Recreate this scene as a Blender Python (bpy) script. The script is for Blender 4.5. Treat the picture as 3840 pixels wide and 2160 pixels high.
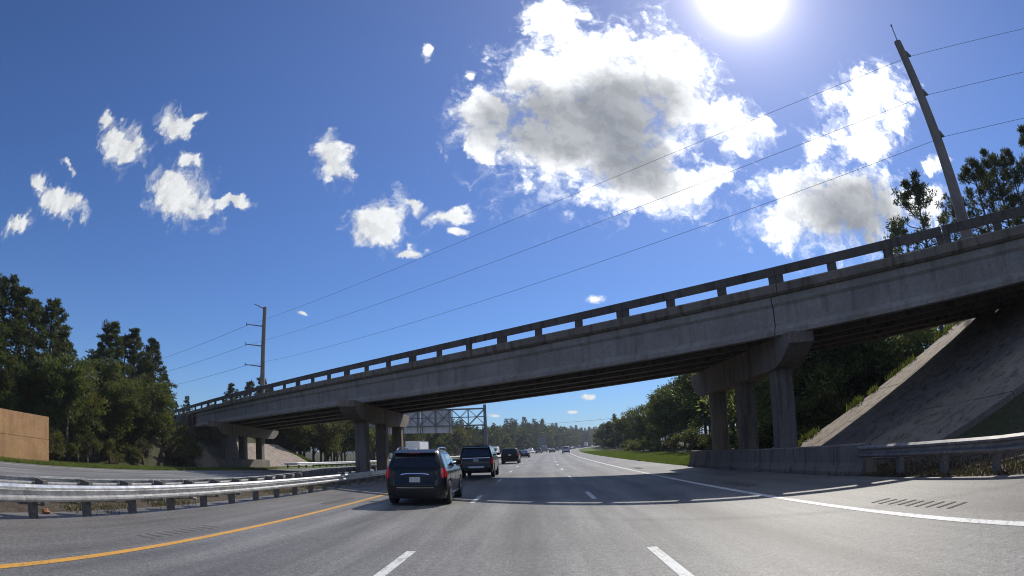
import bpy, math, random
import numpy as np
from mathutils import Matrix, Vector
for o in list(bpy.data.objects):
    bpy.data.objects.remove(o)
random.seed(7)
rng = np.random.default_rng(11)
SC = bpy.context.scene
COL = SC.collection
R = math.radians

# ------------------------------------------------------------------ camera
CAM_H = 1.6286
cam_d = bpy.data.cameras.new('dashcam')
cam = bpy.data.objects.new('dashcam', cam_d)
COL.objects.link(cam)
SC.camera = cam
RM = ((0.9982590981, -0.0283489203, 0.0517214819),
      (0.0408032360, 0.9651414670, -0.2585286148),
      (-0.0425895398, 0.2601889457, 0.9646179781))      # columns: right, forward, up
cam.matrix_world = Matrix(((RM[0][0], RM[0][2], -RM[0][1], 0), (RM[1][0], RM[1][2], -RM[1][1], 0),
                           (RM[2][0], RM[2][2], -RM[2][1], CAM_H), (0, 0, 0, 1)))
cam_d.type = 'PANO'                       # the wide dashcam lens, a mild fisheye
cam_d.sensor_width = 36.0
cam_d.sensor_height = 20.25
cam_d.sensor_fit = 'HORIZONTAL'
cam_d.clip_start = 0.05
cam_d.clip_end = 20000
KK = (0.0, -0.0461771902, -8.750314e-06, -5.8794607e-06, -8.4871506e-08)
for owner in (cam_d, getattr(cam_d, 'cycles', None)):
    try:
        owner.panorama_type = 'FISHEYE_LENS_POLYNOMIAL'
        owner.fisheye_fov = R(180)
        for i, k in enumerate(KK):
            setattr(owner, 'fisheye_polynomial_k%d' % i, k)
        break
    except Exception:
        continue

# ------------------------------------------------------------------ light
SUN_AZ, SUN_EL = R(27.9), R(40.2)
SUN_DIR = Vector((math.sin(SUN_AZ) * math.cos(SUN_EL), math.cos(SUN_AZ) * math.cos(SUN_EL), math.sin(SUN_EL)))
sun_d = bpy.data.lights.new('sun', 'SUN')
sun_d.energy = 2.75
sun_d.angle = R(0.53)
sun_d.color = (1.0, 0.945, 0.85)
sun = bpy.data.objects.new('sun', sun_d)
COL.objects.link(sun)
sun.location = SUN_DIR * 200
sun.rotation_euler = (-SUN_DIR).to_track_quat('-Z', 'Y').to_euler()

SC.render.engine = 'CYCLES'
SC.view_settings.view_transform = 'Standard'
SC.view_settings.look = 'None'
SC.view_settings.gamma = 1.0
SC.view_settings.exposure = EXPOSURE = 0.55
SC.view_settings.use_curve_mapping = False
SC.cycles.use_denoising = True
SC.cycles.filter_width = 1.05
SC.cycles.max_bounces = 6
SC.cycles.diffuse_bounces = 3
SC.cycles.glossy_bounces = 3
SC.cycles.transmission_bounces = 3
SC.cycles.transparent_max_bounces = 8
SC.cycles.caustics_reflective = False
SC.cycles.caustics_refractive = False
SC.cycles.sample_clamp_indirect = 6.0

# ------------------------------------------------------------------ sky
CLOUD = [(0.126, 0.564, 0.2021, 0.1473, -3.106), (0.162, 0.692, 0.1912, 0.1377, -3.058), (0.08, 0.839, 0.1091, 0.054, 1.391), (0.307, 0.682, 0.1596, 0.0973, 1.609), (0.422, 0.58, 0.0853, 0.0609, 2.91), (0.211, 0.461, 0.1396, 0.071, 3.046), (-0.062, 0.61, 0.0725, 0.0637, 1.741), (-0.071, 0.545, 0.0468, 0.0403, 1.704), (0.348, 0.459, 0.0709, 0.0297, -2.86), (0.035, 0.7, 0.07, 0.05, -2.656), (0.782, 0.65, 0.1636, 0.0852, -2.599), (0.734, 0.546, 0.0904, 0.0542, -2.82), (0.922, 0.513, 0.051, 0.029, 0.432), (0.626, 0.4, 0.2005, 0.096, -3.06), (0.493, 0.368, 0.0644, 0.0525, 0.85), (0.5, 0.441, 0.059, 0.0369, -2.981), (0.603, 0.531, 0.0558, 0.0295, -2.629), (0.86, 0.401, 0.104, 0.0534, -2.989), (-0.93, 0.674, 0.0931, 0.0485, 2.504), (-1.013, 0.744, 0.0409, 0.0297, 2.509), (-0.775, 0.693, 0.0609, 0.038, 2.484), (-0.719, 0.509, 0.1053, 0.06, 2.75), (-0.576, 0.478, 0.044, 0.0128, 3.003), (-1.13, 0.553, 0.1296, 0.04, 2.694), (-1.244, 0.615, 0.0601, 0.023, 2.739), (-1.3, 0.511, 0.0665, 0.0317, -3.013), (-0.368, 0.549, 0.0633, 0.0361, 1.968), (-0.261, 0.407, 0.0658, 0.0409, -2.997), (-0.196, 0.445, 0.0346, 0.0187, 2.656), (-0.131, 0.409, 0.0421, 0.0184, -2.833), (-0.206, 0.36, 0.0345, 0.0111, 3.065), (-0.706, 0.58, 0.0429, 0.012, 2.543), (-1.13, 0.639, 0.0467, 0.0101, 2.685)]
WISP = [(-0.716, 0.697, 0.0272, 0.0118, -3.078), (-0.122, 0.378, 0.0199, 0.0088, 2.877), (-0.181, 0.777, 0.0216, 0.0115, 1.668), (-0.092, 0.707, 0.0133, 0.0122, 2.183), (0.087, 0.08, 0.0143, 0.0046, -3.119), (0.06, 0.059, 0.0104, 0.0033, 3.079), (0.111, 0.244, 0.0163, 0.0062, -3.014), (-0.404, 0.243, 0.0128, 0.0043, 2.786), (-0.066, 0.055, 0.0104, 0.0026, 2.925)]
CORE = [(0.2, 0.617, 0.139, 0.1023, -3.018), (0.031, 0.595, 0.1323, 0.0786, 2.967), (0.203, 0.519, 0.1042, 0.076, 2.721), (0.102, 0.556, 0.105, 0.0609, 3.125), (0.654, 0.391, 0.1464, 0.0787, -3.027), (0.724, 0.34, 0.1168, 0.059, -3.062)]

SC.world = bpy.data.worlds.new('World')
SC.world.use_nodes = True
WT = SC.world.node_tree
WT.nodes.clear()


class NG:
    """small helper to wire shader nodes"""
    def __init__(s, tree):
        s.t = tree

    def n(s, kind, **kw):
        nd = s.t.nodes.new(kind)
        for k, v in kw.items():
            setattr(nd, k, v)
        return nd

    def put(s, sock, v):
        if v is None:
            return
        if isinstance(v, bpy.types.NodeSocket):
            s.t.links.new(v, sock)
        else:
            sock.default_value = v

    def math(s, op, a, b=None, c=None, clamp=False):
        nd = s.n('ShaderNodeMath', operation=op)
        nd.use_clamp = clamp
        for i, v in enumerate((a, b, c)):
            s.put(nd.inputs[i], v)
        return nd.outputs[0]

    def vmath(s, op, a, b=None, out=0):
        nd = s.n('ShaderNodeVectorMath', operation=op)
        s.put(nd.inputs[0], a)
        if b is not None:
            s.put(nd.inputs[1], b)
        return nd.outputs[out]

    def noise(s, vec, scale, detail=3.0, rough=0.5, dist=0.0, out='Fac', dim='3D'):
        nd = s.n('ShaderNodeTexNoise', noise_dimensions=dim)
        s.put(nd.inputs['Vector'], vec)
        nd.inputs['Scale'].default_value = scale
        nd.inputs['Detail'].default_value = detail
        nd.inputs['Roughness'].default_value = rough
        nd.inputs['Distortion'].default_value = dist
        return nd.outputs[out]

    def ramp(s, fac, a, b, lo=0.0, hi=1.0, smooth=True):
        nd = s.n('ShaderNodeMapRange', interpolation_type='SMOOTHSTEP' if smooth else 'LINEAR')
        s.put(nd.inputs[0], fac)
        nd.inputs[1].default_value, nd.inputs[2].default_value = a, b
        nd.inputs[3].default_value, nd.inputs[4].default_value = lo, hi
        return nd.outputs[0]

    def mix(s, fac, a, b, mode='MIX'):
        nd = s.n('ShaderNodeMix', data_type='RGBA', blend_type=mode)
        nd.clamp_factor = True
        s.put(nd.inputs[0], fac)
        for i, v in ((6, a), (7, b)):
            if isinstance(v, tuple) and len(v) == 3:
                v = v + (1.0,)
            s.put(nd.inputs[i], v)
        return nd.outputs[2]


w = NG(WT)
tc = w.n('ShaderNodeTexCoord')
DIRV = tc.outputs['Generated']
sky = w.n('ShaderNodeTexSky', sky_type='NISHITA')
sky.sun_disc = False
sky.sun_elevation = SUN_EL
sky.sun_rotation = SUN_AZ
sky.altitude = 0
sky.air_density = 1.0
sky.dust_density = 0.0
sky.ozone_density = 2.6
sepd = w.n('ShaderNodeSeparateXYZ')
w.put(sepd.inputs[0], DIRV)
ysafe = w.math('MAXIMUM', sepd.outputs[1], 0.05)
px = w.math('DIVIDE', sepd.outputs[0], ysafe)
pz = w.math('DIVIDE', sepd.outputs[2], ysafe)
cmb = w.n('ShaderNodeCombineXYZ')
w.put(cmb.inputs[0], px)
w.put(cmb.inputs[1], pz)
PL = cmb.outputs[0]
# fractal warp of the cloud outlines
wv = w.noise(PL, 9.0, 7.0, 0.62, out='Color')
wv = w.vmath('SUBTRACT', wv, (0.5, 0.5, 0.5))
wsc = w.n('ShaderNodeVectorMath', operation='SCALE')
w.put(wsc.inputs[0], wv)
wsc.inputs['Scale'].default_value = 0.13
PLW = w.vmath('ADD', PL, wsc.outputs[0])


def blobs(lst, src):
    acc = None
    for (cx, cy, a, b, ro) in lst:
        mp = w.n('ShaderNodeMapping', vector_type='TEXTURE')
        w.put(mp.inputs['Vector'], src)
        mp.inputs['Location'].default_value = (cx, cy, 0)
        mp.inputs['Rotation'].default_value = (0, 0, ro)
        mp.inputs['Scale'].default_value = (a * 1.2, b * 1.2, 1)
        ln = w.vmath('LENGTH', mp.outputs[0], out=1)
        acc = ln if acc is None else w.math('SMOOTH_MIN', acc, ln, 0.18)
    return acc


wsc3 = w.n('ShaderNodeVectorMath', operation='SCALE')
w.put(wsc3.inputs[0], wv)
wsc3.inputs['Scale'].default_value = 0.025
field = w.math('SUBTRACT', 1.0, w.math('MINIMUM', blobs(CLOUD, PLW), blobs(WISP, w.vmath('ADD', PL, wsc3.outputs[0]))))                # 1 in a cloud's heart, 0 at its rim
fine = w.noise(PLW, 24.0, 8.0, 0.62, 0.6)
fine2 = w.noise(PL, 75.0, 5.0, 0.7)


def billow(vec, scale):
    vr = w.n('ShaderNodeTexVoronoi', voronoi_dimensions='2D', feature='SMOOTH_F1')
    w.put(vr.inputs['Vector'], vec)
    vr.inputs['Scale'].default_value = scale
    vr.inputs['Detail'].default_value = 3.0
    vr.inputs['Roughness'].default_value = 0.55
    vr.inputs['Lacunarity'].default_value = 2.3
    vr.inputs['Smoothness'].default_value = 0.55
    return w.math('SUBTRACT', 0.5, vr.outputs['Distance'])


wsb = w.n('ShaderNodeVectorMath', operation='SCALE')
w.put(wsb.inputs[0], wv)
wsb.inputs['Scale'].default_value = 0.05
PB = w.vmath('ADD', PL, wsb.outputs[0])
puff = billow(PB, 15.0)
PSUN = (SUN_DIR.x / SUN_DIR.y, SUN_DIR.z / SUN_DIR.y, 0.0)
tos = w.n('ShaderNodeVectorMath', operation='SCALE')
w.put(tos.inputs[0], w.vmath('NORMALIZE', w.vmath('SUBTRACT', PSUN, PL)))
tos.inputs['Scale'].default_value = 0.016
puff_s = billow(w.vmath('ADD', PB, tos.outputs[0]), 15.0)
edge = w.math('MULTIPLY_ADD', puff, 1.0, w.math('MULTIPLY', field, 1.7))
edge = w.math('MULTIPLY_ADD', w.math('SUBTRACT', fine, 0.5), 0.75, edge)
edge = w.math('MULTIPLY_ADD', w.math('SUBTRACT', fine2, 0.5), 0.45, edge)
wisp = w.math('MULTIPLY_ADD', w.math('SUBTRACT', fine, 0.5), 2.2, field)
relief = w.math('SUBTRACT', puff_s, puff)             # more cloud on the sun's side: this lobe is shaded
ahead = w.ramp(sepd.outputs[1], 0.08, 0.2)
# cumulus over the unseen sky, made denser than in view for neutral fill light
zs = w.math('MAXIMUM', sepd.outputs[2], 0.06)
cp = w.n('ShaderNodeCombineXYZ')
w.put(cp.inputs[0], w.math('DIVIDE', sepd.outputs[0], zs))
w.put(cp.inputs[1], w.math('DIVIDE', sepd.outputs[1], zs))
rest = w.noise(cp.outputs[0], 1.1, 8.0, 0.58)
rest = w.ramp(rest, 0.50, 0.62)
rest = w.math('MULTIPLY', rest, w.math('SUBTRACT', 1.0, ahead))
rest = w.math('MULTIPLY', rest, w.ramp(sepd.outputs[2], 0.03, 0.2))
fill_gain = w.math('MULTIPLY', rest, 0.55)      # unseen clouds opposite the sun, brightened for more fill light
alpha = w.math('MAXIMUM', w.ramp(edge, -0.12, 0.62), w.ramp(wisp, -0.05, 1.0, 0.0, 0.85))
alpha = w.math('MULTIPLY', alpha, ahead)
alpha = w.math('MAXIMUM', alpha, rest)
# thick hearts of the clouds let little light through
wsc2 = w.n('ShaderNodeVectorMath', operation='SCALE')
w.put(wsc2.inputs[0], wv)
wsc2.inputs['Scale'].default_value = 0.06
core = w.math('SUBTRACT', 1.0, blobs(CORE, w.vmath('ADD', PL, wsc2.outputs[0])))
core = w.math('MULTIPLY_ADD', w.math('SUBTRACT', w.noise(PL, 7.0, 6.0, 0.55), 0.5), 1.0, core)
core = w.math('MULTIPLY', w.ramp(core, -0.30, 0.62), w.ramp(field, 0.0, 0.45))
# angle from the sun
cosun = w.vmath('DOT_PRODUCT', DIRV, tuple(SUN_DIR), out=1)
ang = w.math('ARCCOSINE', w.math('MINIMUM', cosun, 0.99999))
CL_WHITE = 0.56
near_sun = w.ramp(ang, 0.15, 0.85, 1.1, 0.0)
tex = w.math('MULTIPLY', w.ramp(fine, 0.3, 0.7, 0.90, 1.06), w.ramp(relief, -0.15, 0.2, 1.04, 0.90))
wht = w.math('MULTIPLY', w.math('ADD', w.math('ADD', near_sun, fill_gain), 1.0), w.math('MULTIPLY', tex, CL_WHITE))
cw = w.n('ShaderNodeCombineXYZ')
w.put(cw.inputs[0], w.math('MULTIPLY', wht, 0.975))
w.put(cw.inputs[1], wht)
w.put(cw.inputs[2], w.math('MULTIPLY', wht, 1.02))
gtex = w.ramp(w.noise(PL, 5.0, 6.0, 0.55, 0.4), 0.35, 0.65)
cgrey = w.mix(gtex, (0.215, 0.233, 0.265), (0.33, 0.345, 0.37))
gsc = w.n('ShaderNodeVectorMath', operation='SCALE')
w.put(gsc.inputs[0], cgrey)
w.put(gsc.inputs['Scale'], w.ramp(relief, -0.15, 0.2, 1.07, 0.94))
cloud_col = w.mix(core, cw.outputs[0], gsc.outputs[0])
SKY_STRENGTH = 0.062
# clear autumn air, as the dashcam's white balance renders it
skyc = w.vmath('MULTIPLY', sky.outputs[0], (0.46, 0.69, 1.09))
skys = w.n('ShaderNodeVectorMath', operation='SCALE')
w.put(skys.inputs[0], skyc)
skys.inputs['Scale'].default_value = SKY_STRENGTH
# the sun itself and the bright air round it
g1 = w.math('POWER', 2.7183, w.math('DIVIDE', ang, -0.022))
g2 = w.math('POWER', 2.7183, w.math('DIVIDE', ang, -0.115))
g3 = w.math('POWER', 2.7183, w.math('DIVIDE', ang, -0.34))
glow = w.math('MULTIPLY_ADD', g1, 9.0, w.math('MULTIPLY_ADD', g2, 0.42, w.math('MULTIPLY', g3, 0.165)))
gcol = w.n('ShaderNodeCombineXYZ')
w.put(gcol.inputs[0], glow)
w.put(gcol.inputs[1], w.math('MULTIPLY', glow, 0.92))
w.put(gcol.inputs[2], w.math('MULTIPLY', glow, 0.93))
air = w.vmath('ADD', skys.outputs[0], gcol.outputs[0])
tot = w.mix(alpha, air, cloud_col)
bg = w.n('ShaderNodeBackground')
unit = w.n('ShaderNodeVectorMath', operation='SCALE')
w.put(unit.inputs[0], tot)
unit.inputs['Scale'].default_value = 1.0 / SKY_STRENGTH
w.put(bg.inputs['Color'], unit.outputs[0])
bg.inputs['Strength'].default_value = SKY_STRENGTH
wo = w.n('ShaderNodeOutputWorld')
WT.links.new(bg.outputs[0], wo.inputs[0])
SC.world.cycles.sampling_method = 'MANUAL'
SC.world.cycles.sample_map_resolution = 512

# ================================================================== helpers
def setp(o, label=None, cat=None, group=None, kind=None):
    if label: o['label'] = label
    if cat: o['category'] = cat
    if group: o['group'] = group
    if kind: o['kind'] = kind
    return o


def link(o, parent=None):
    COL.objects.link(o)
    if parent is not None:
        o.parent = parent
    return o


def empty(name, loc=(0, 0, 0), rz=0.0, parent=None, **kw):
    o = bpy.data.objects.new(name, None)
    o.empty_display_size = 0.3
    o.location = loc
    o.rotation_euler = (0, 0, rz)
    link(o, parent)
    return setp(o, **kw)


def mesh(name, verts, faces, mat, smooth=None, uv=None, mats=None, midx=None):
    me = bpy.data.meshes.new(name)
    me.from_pydata([tuple(map(float, v)) for v in verts], [], faces)
    if mats:
        for m in mats:
            me.materials.append(m)
        if midx is not None:
            me.polygons.foreach_set('material_index', midx)
    else:
        me.materials.append(mat)
    if uv is not None:
        ul = me.uv_layers.new(name='UVMap')
        idx = np.empty(len(me.loops), dtype=np.int32)
        me.loops.foreach_get('vertex_index', idx)
        ul.data.foreach_set('uv', np.asarray(uv, dtype=np.float32)[idx].ravel())
    if smooth is not None:
        me.polygons.foreach_set('use_smooth', [True] * len(me.polygons))
        if smooth < 179:
            me.set_sharp_from_angle(angle=R(smooth))
    me.update()
    return me


def obj(name, me, parent=None, loc=None, rz=None, **kw):
    o = bpy.data.objects.new(name, me)
    link(o, parent)
    if loc is not None:
        o.location = loc
    if rz is not None:
        o.rotation_euler = (0, 0, rz)
    return setp(o, **kw)


class MB:
    """collects verts and faces of one piece"""
    def __init__(s):
        s.v, s.f = [], []

    def add(s, vs, fs):
        b = len(s.v)
        s.v += [tuple(v) for v in vs]
        s.f += [tuple(i + b for i in f) for f in fs]

    def box(s, x0, x1, y0, y1, z0, z1):
        s.add([(x0, y0, z0), (x1, y0, z0), (x1, y1, z0), (x0, y1, z0), (x0, y0, z1), (x1, y0, z1), (x1, y1, z1), (x0, y1, z1)],
              [(0, 3, 2, 1), (4, 5, 6, 7), (0, 1, 5, 4), (1, 2, 6, 5), (2, 3, 7, 6), (3, 0, 4, 7)])

    def hexa(s, low, high):
        s.add(list(low) + list(high), [(0, 3, 2, 1), (4, 5, 6, 7), (0, 1, 5, 4), (1, 2, 6, 5), (2, 3, 7, 6), (3, 0, 4, 7)])

    def tube(s, pts, radii, n=8, caps=True):
        pts = [Vector(p) for p in pts]
        if not hasattr(radii, '__len__'):
            radii = [radii] * len(pts)
        rings = []
        for i, p in enumerate(pts):
            d = (pts[min(i + 1, len(pts) - 1)] - pts[max(i - 1, 0)]).normalized()
            a = d.cross(Vector((0, 0, 1)))
            if a.length < 1e-3:
                a = d.cross(Vector((0, 1, 0)))
            a.normalize()
            b = d.cross(a)
            rings.append([p + (a * math.cos(t) + b * math.sin(t)) * radii[i] for t in [2 * math.pi * k / n for k in range(n)]])
        vs = [v for r in rings for v in r]
        fs = []
        for i in range(len(pts) - 1):
            for k in range(n):
                fs.append((i * n + k, i * n + (k + 1) % n, (i + 1) * n + (k + 1) % n, (i + 1) * n + k))
        if caps:
            fs.append(tuple(range(n)))
            fs.append(tuple((len(pts) - 1) * n + k for k in reversed(range(n))))
        s.add(vs, fs)

    def sweep(s, prof, path, right=None, caps=True):
        """closed profile [(side, up)] carried along path points; side = to the right of travel"""
        path = [Vector(p) for p in path]
        n = len(prof)
        vs = []
        for i, p in enumerate(path):
            d = path[min(i + 1, len(path) - 1)] - path[max(i - 1, 0)]
            d.z = 0
            d.normalize()
            rt = Vector((d.y, -d.x, 0))
            for (a, b) in prof:
                vs.append((p.x + rt.x * a, p.y + rt.y * a, p.z + b))
        fs = []
        for i in range(len(path) - 1):
            for k in range(n):
                fs.append((i * n + k, (i + 1) * n + k, (i + 1) * n + (k + 1) % n, i * n + (k + 1) % n))
        if caps:
            fs.append(tuple(range(n)))
            fs.append(tuple((len(path) - 1) * n + k for k in reversed(range(n))))
        s.add(vs, fs)

    def mesh(s, name, mat, smooth=None):
        return mesh(name, s.v, s.f, mat, smooth)

    def obj(s, name, mat, parent=None, smooth=None, **kw):
        return obj(name, s.mesh(name, mat, smooth), parent, **kw)


# ================================================================== materials
def newmat(name):
    m = bpy.data.materials.new(name)
    m.use_nodes = True
    nt = m.node_tree
    b = nt.nodes['Principled BSDF']
    return m, NG(nt), b


def simple(name, col, rough=0.6, metal=0.0, coat=0.0, spec=0.5, var=0.0, vscale=6.0, bump=0.0):
    m, g, b = newmat(name)
    b.inputs['Base Color'].default_value = (*col, 1)
    b.inputs['Roughness'].default_value = rough
    b.inputs['Metallic'].default_value = metal
    b.inputs['Coat Weight'].default_value = coat
    b.inputs['Coat Roughness'].default_value = 0.04
    b.inputs['Specular IOR Level'].default_value = spec
    if var > 0 or bump > 0:
        tcn = g.n('ShaderNodeTexCoord')
        n1 = g.noise(tcn.outputs['Object'], vscale, 5, 0.6)
        if var > 0:
            dk = tuple(c * (1 - var) for c in col)
            lt = tuple(min(1, c * (1 + var)) for c in col)
            g.put(b.inputs['Base Color'], g.mix(g.ramp(n1, 0.3, 0.7), dk, lt))
        if bump > 0:
            bp = g.n('ShaderNodeBump')
            bp.inputs['Strength'].default_value = bump
            bp.inputs['Distance'].default_value = 0.02
            g.put(bp.inputs['Height'], n1)
            g.put(b.inputs['Normal'], bp.outputs[0])
    return m


def road_mat(name, base, tracks=True):
    """worn highway surface; UV holds (metres across, metres along)"""
    m, g, b = newmat(name)
    uvn = g.n('ShaderNodeUVMap')
    sx = g.n('ShaderNodeSeparateXYZ')
    g.put(sx.inputs[0], uvn.outputs[0])
    speck = g.noise(uvn.outputs[0], 30.0, 3, 0.75)
    speck2 = g.noise(uvn.outputs[0], 9.0, 5, 0.7)
    st = g.n('ShaderNodeMapping')
    g.put(st.inputs['Vector'], uvn.outputs[0])
    st.inputs['Scale'].default_value = (1.0, 0.05, 1.0)
    streak = g.noise(st.outputs[0], 2.2, 5, 0.6)
    patch = g.noise(uvn.outputs[0], 0.22, 4, 0.55)
    v = g.ramp(speck, 0.3, 0.7, 0.50, 1.5)
    v = g.math('MULTIPLY', v, g.ramp(speck2, 0.3, 0.7, 0.74, 1.26))
    v = g.math('MULTIPLY', v, g.ramp(streak, 0.3, 0.7, 0.76, 1.2))
    v = g.math('MULTIPLY', v, g.ramp(patch, 0.3, 0.7, 0.84, 1.14))
    if tracks:
        lane = g.math('FRACT', g.math('DIVIDE', g.math('ADD', sx.outputs[0], 5.702 + 36.6), 3.66))
        mid = g.math('ABSOLUTE', g.math('SUBTRACT', lane, 0.5))
        oil = g.ramp(mid, 0.03, 0.17, 0.76, 1.0)
        wheel = g.ramp(g.math('ABSOLUTE', g.math('SUBTRACT', mid, 0.25)), 0.02, 0.12, 1.12, 1.0)
        v = g.math('MULTIPLY', v, g.math('MULTIPLY', oil, wheel))
    sc_ = g.n('ShaderNodeVectorMath', operation='SCALE')
    sc_.inputs[0].default_value = base
    g.put(sc_.inputs['Scale'], v)
    # tar-sealed cracks
    vor = g.n('ShaderNodeTexVoronoi', feature='DISTANCE_TO_EDGE')
    wn = g.noise(uvn.outputs[0], 1.3, 4, 0.6, out='Color')
    wa = g.vmath('ADD', uvn.outputs[0], wn)
    g.put(vor.inputs['Vector'], wa)
    vor.inputs['Scale'].default_value = 0.13
    crack = g.ramp(vor.outputs['Distance'], 0.0, 0.006, 0.45, 0.0)
    crack = g.math('MULTIPLY', crack, g.ramp(g.noise(uvn.outputs[0], 0.35, 2, 0.5), 0.52, 0.6))
    g.put(b.inputs['Base Color'], g.mix(crack, sc_.outputs[0], tuple(c * 0.45 for c in base)))
    b.inputs['Roughness'].default_value = 0.62
    b.inputs['Specular IOR Level'].default_value = 0.5
    bp = g.n('ShaderNodeBump')
    bp.inputs['Strength'].default_value = 0.55
    bp.inputs['Distance'].default_value = 0.01
    g.put(bp.inputs['Height'], speck)
    g.put(b.inputs['Normal'], bp.outputs[0])
    return m


def paint_mat(name, col, worn):
    m, g, b = newmat(name)
    geo = g.n('ShaderNodeNewGeometry')
    n1 = g.noise(geo.outputs['Position'], 14.0, 5, 0.7)
    n2 = g.noise(geo.outputs['Position'], 2.0, 3, 0.6)
    f = g.ramp(g.math('ADD', g.math('MULTIPLY', n1, 0.7), g.math('MULTIPLY', n2, 0.3)), 0.47, 0.64, 0.0, worn)
    g.put(b.inputs['Base Color'], g.mix(f, col, (0.13, 0.128, 0.12)))
    b.inputs['Roughness'].default_value = 0.6
    return m


def concrete_mat(name, base, stain=0.5, streaks=True, scale=1.0, warm=(0.9, 0.82, 0.7)):
    m, g, b = newmat(name)
    geo = g.n('ShaderNodeNewGeometry')
    P_ = geo.outputs['Position']
    n1 = g.noise(P_, 0.7 * scale, 6, 0.62)
    n2 = g.noise(P_, 9.0 * scale, 5, 0.65)
    st = g.n('ShaderNodeMapping')
    g.put(st.inputs['Vector'], P_)
    st.inputs['Scale'].default_value = (1, 1, 0.12)
    n3 = g.noise(st.outputs[0], 2.6 * scale, 5, 0.65)
    v = g.math('MULTIPLY', g.ramp(n1, 0.25, 0.75, 0.82, 1.15), g.ramp(n2, 0.25, 0.75, 0.86, 1.14))
    sc_ = g.n('ShaderNodeVectorMath', operation='SCALE')
    sc_.inputs[0].default_value = base
    g.put(sc_.inputs['Scale'], v)
    c = sc_.outputs[0]
    if streaks:
        f = g.ramp(n3, 0.47, 0.68, 0.0, stain)
        c = g.mix(f, c, tuple(bb * 0.42 * ww for bb, ww in zip(base, warm)))
    g.put(b.inputs['Base Color'], c)
    b.inputs['Roughness'].default_value = 0.85
    b.inputs['Specular IOR Level'].default_value = 0.3
    bp = g.n('ShaderNodeBump')
    bp.inputs['Strength'].default_value = 0.3
    bp.inputs['Distance'].default_value = 0.015
    g.put(bp.inputs['Height'], n2)
    g.put(b.inputs['Normal'], bp.outputs[0])
    return m


def ground_mat(name, cols, scale=1.0, fine=20.0):
    m, g, b = newmat(name)
    geo = g.n('ShaderNodeNewGeometry')
    P_ = geo.outputs['Position']
    a = g.ramp(g.noise(P_, 0.35 * scale, 5, 0.6), 0.35, 0.65)
    c = g.ramp(g.noise(P_, 2.6 * scale, 6, 0.7), 0.35, 0.65)
    f = g.ramp(g.noise(P_, fine, 3, 0.7), 0.3, 0.7, 0.6, 1.4)
    col = g.mix(c, g.mix(a, cols[0], cols[1]), cols[2])
    sc_ = g.n('ShaderNodeVectorMath', operation='SCALE')
    g.put(sc_.inputs[0], col)
    g.put(sc_.inputs['Scale'], f)
    g.put(b.inputs['Base Color'], sc_.outputs[0])
    b.inputs['Roughness'].default_value = 0.95
    b.inputs['Specular IOR Level'].default_value = 0.15
    bp = g.n('ShaderNodeBump')
    bp.inputs['Strength'].default_value = 0.6
    bp.inputs['Distance'].default_value = 0.05
    g.put(bp.inputs['Height'], g.noise(P_, 8.0 * scale, 5, 0.7))
    g.put(b.inputs['Normal'], bp.outputs[0])
    return m


def leaf_mat(name, dark, mid, light, trans=0.35, tcol=(0.19, 0.225, 0.035)):
    m, g, b = newmat(name)
    nt = g.t
    geo = g.n('ShaderNodeNewGeometry')
    oi = g.n('ShaderNodeObjectInfo')
    r1 = geo.outputs['Random Per Island']
    cl = g.noise(geo.outputs['Position'], 0.55, 3, 0.5)
    f = g.math('ADD', g.math('MULTIPLY', r1, 0.55), g.math('MULTIPLY', g.ramp(cl, 0.3, 0.7), 0.45))
    c = g.mix(g.ramp(f, 0.15, 0.6), dark, mid)
    c = g.mix(g.ramp(f, 0.62, 0.95), c, light)
    hv = g.n('ShaderNodeHueSaturation')
    g.put(hv.inputs['Color'], c)
    g.put(hv.inputs['Hue'], g.ramp(oi.outputs['Random'], 0, 1, 0.475, 0.515, smooth=False))
    g.put(hv.inputs['Value'], g.ramp(oi.outputs['Random'], 0, 1, 0.75, 1.2, smooth=False))
    g.put(b.inputs['Base Color'], hv.outputs[0])
    b.inputs['Roughness'].default_value = 0.55
    b.inputs['Specular IOR Level'].default_value = 0.25
    tr = g.n('ShaderNodeBsdfTranslucent')
    tw = g.mix(0.6, hv.outputs[0], tcol)
    g.put(tr.inputs['Color'], tw)
    mx = g.n('ShaderNodeMixShader')
    mx.inputs[0].default_value = trans
    nt.links.new(b.outputs[0], mx.inputs[1])
    nt.links.new(tr.outputs[0], mx.inputs[2])
    nt.links.new(mx.outputs[0], nt.nodes['Material Output'].inputs['Surface'])
    return m


M = {}
M['road'] = road_mat('asphalt_lanes', (0.168, 0.164, 0.154))
M['shoulder'] = road_mat('asphalt_shoulder', (0.150, 0.141, 0.127), tracks=False)
M['road2'] = road_mat('asphalt_far_lanes', (0.19, 0.186, 0.178))
M['white'] = paint_mat('white_paint', (0.70, 0.70, 0.67), 0.8)
M['yellow'] = paint_mat('yellow_paint', (0.70, 0.35, 0.045), 0.6)
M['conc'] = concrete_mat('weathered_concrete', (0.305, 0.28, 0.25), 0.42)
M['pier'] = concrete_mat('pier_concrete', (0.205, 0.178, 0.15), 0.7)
M['conc_dark'] = concrete_mat('dark_concrete', (0.13, 0.115, 0.105), 0.7)  # darker than the outer girder; for inner girders, diaphragms and abutments
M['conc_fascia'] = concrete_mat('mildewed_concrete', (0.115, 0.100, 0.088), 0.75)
M['conc_edge'] = concrete_mat('stained_deck_edge', (0.20, 0.172, 0.14), 0.85)
M['conc_slope'] = concrete_mat('slope_concrete', (0.29, 0.24, 0.195), 0.85)
M['tan_wall'] = concrete_mat('tan_wall_concrete', (0.46, 0.27, 0.135), 0.3)
M['galv'] = simple('galvanised_steel', (0.66, 0.67, 0.68), 0.36, 0.7, var=0.22, vscale=5)
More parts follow.
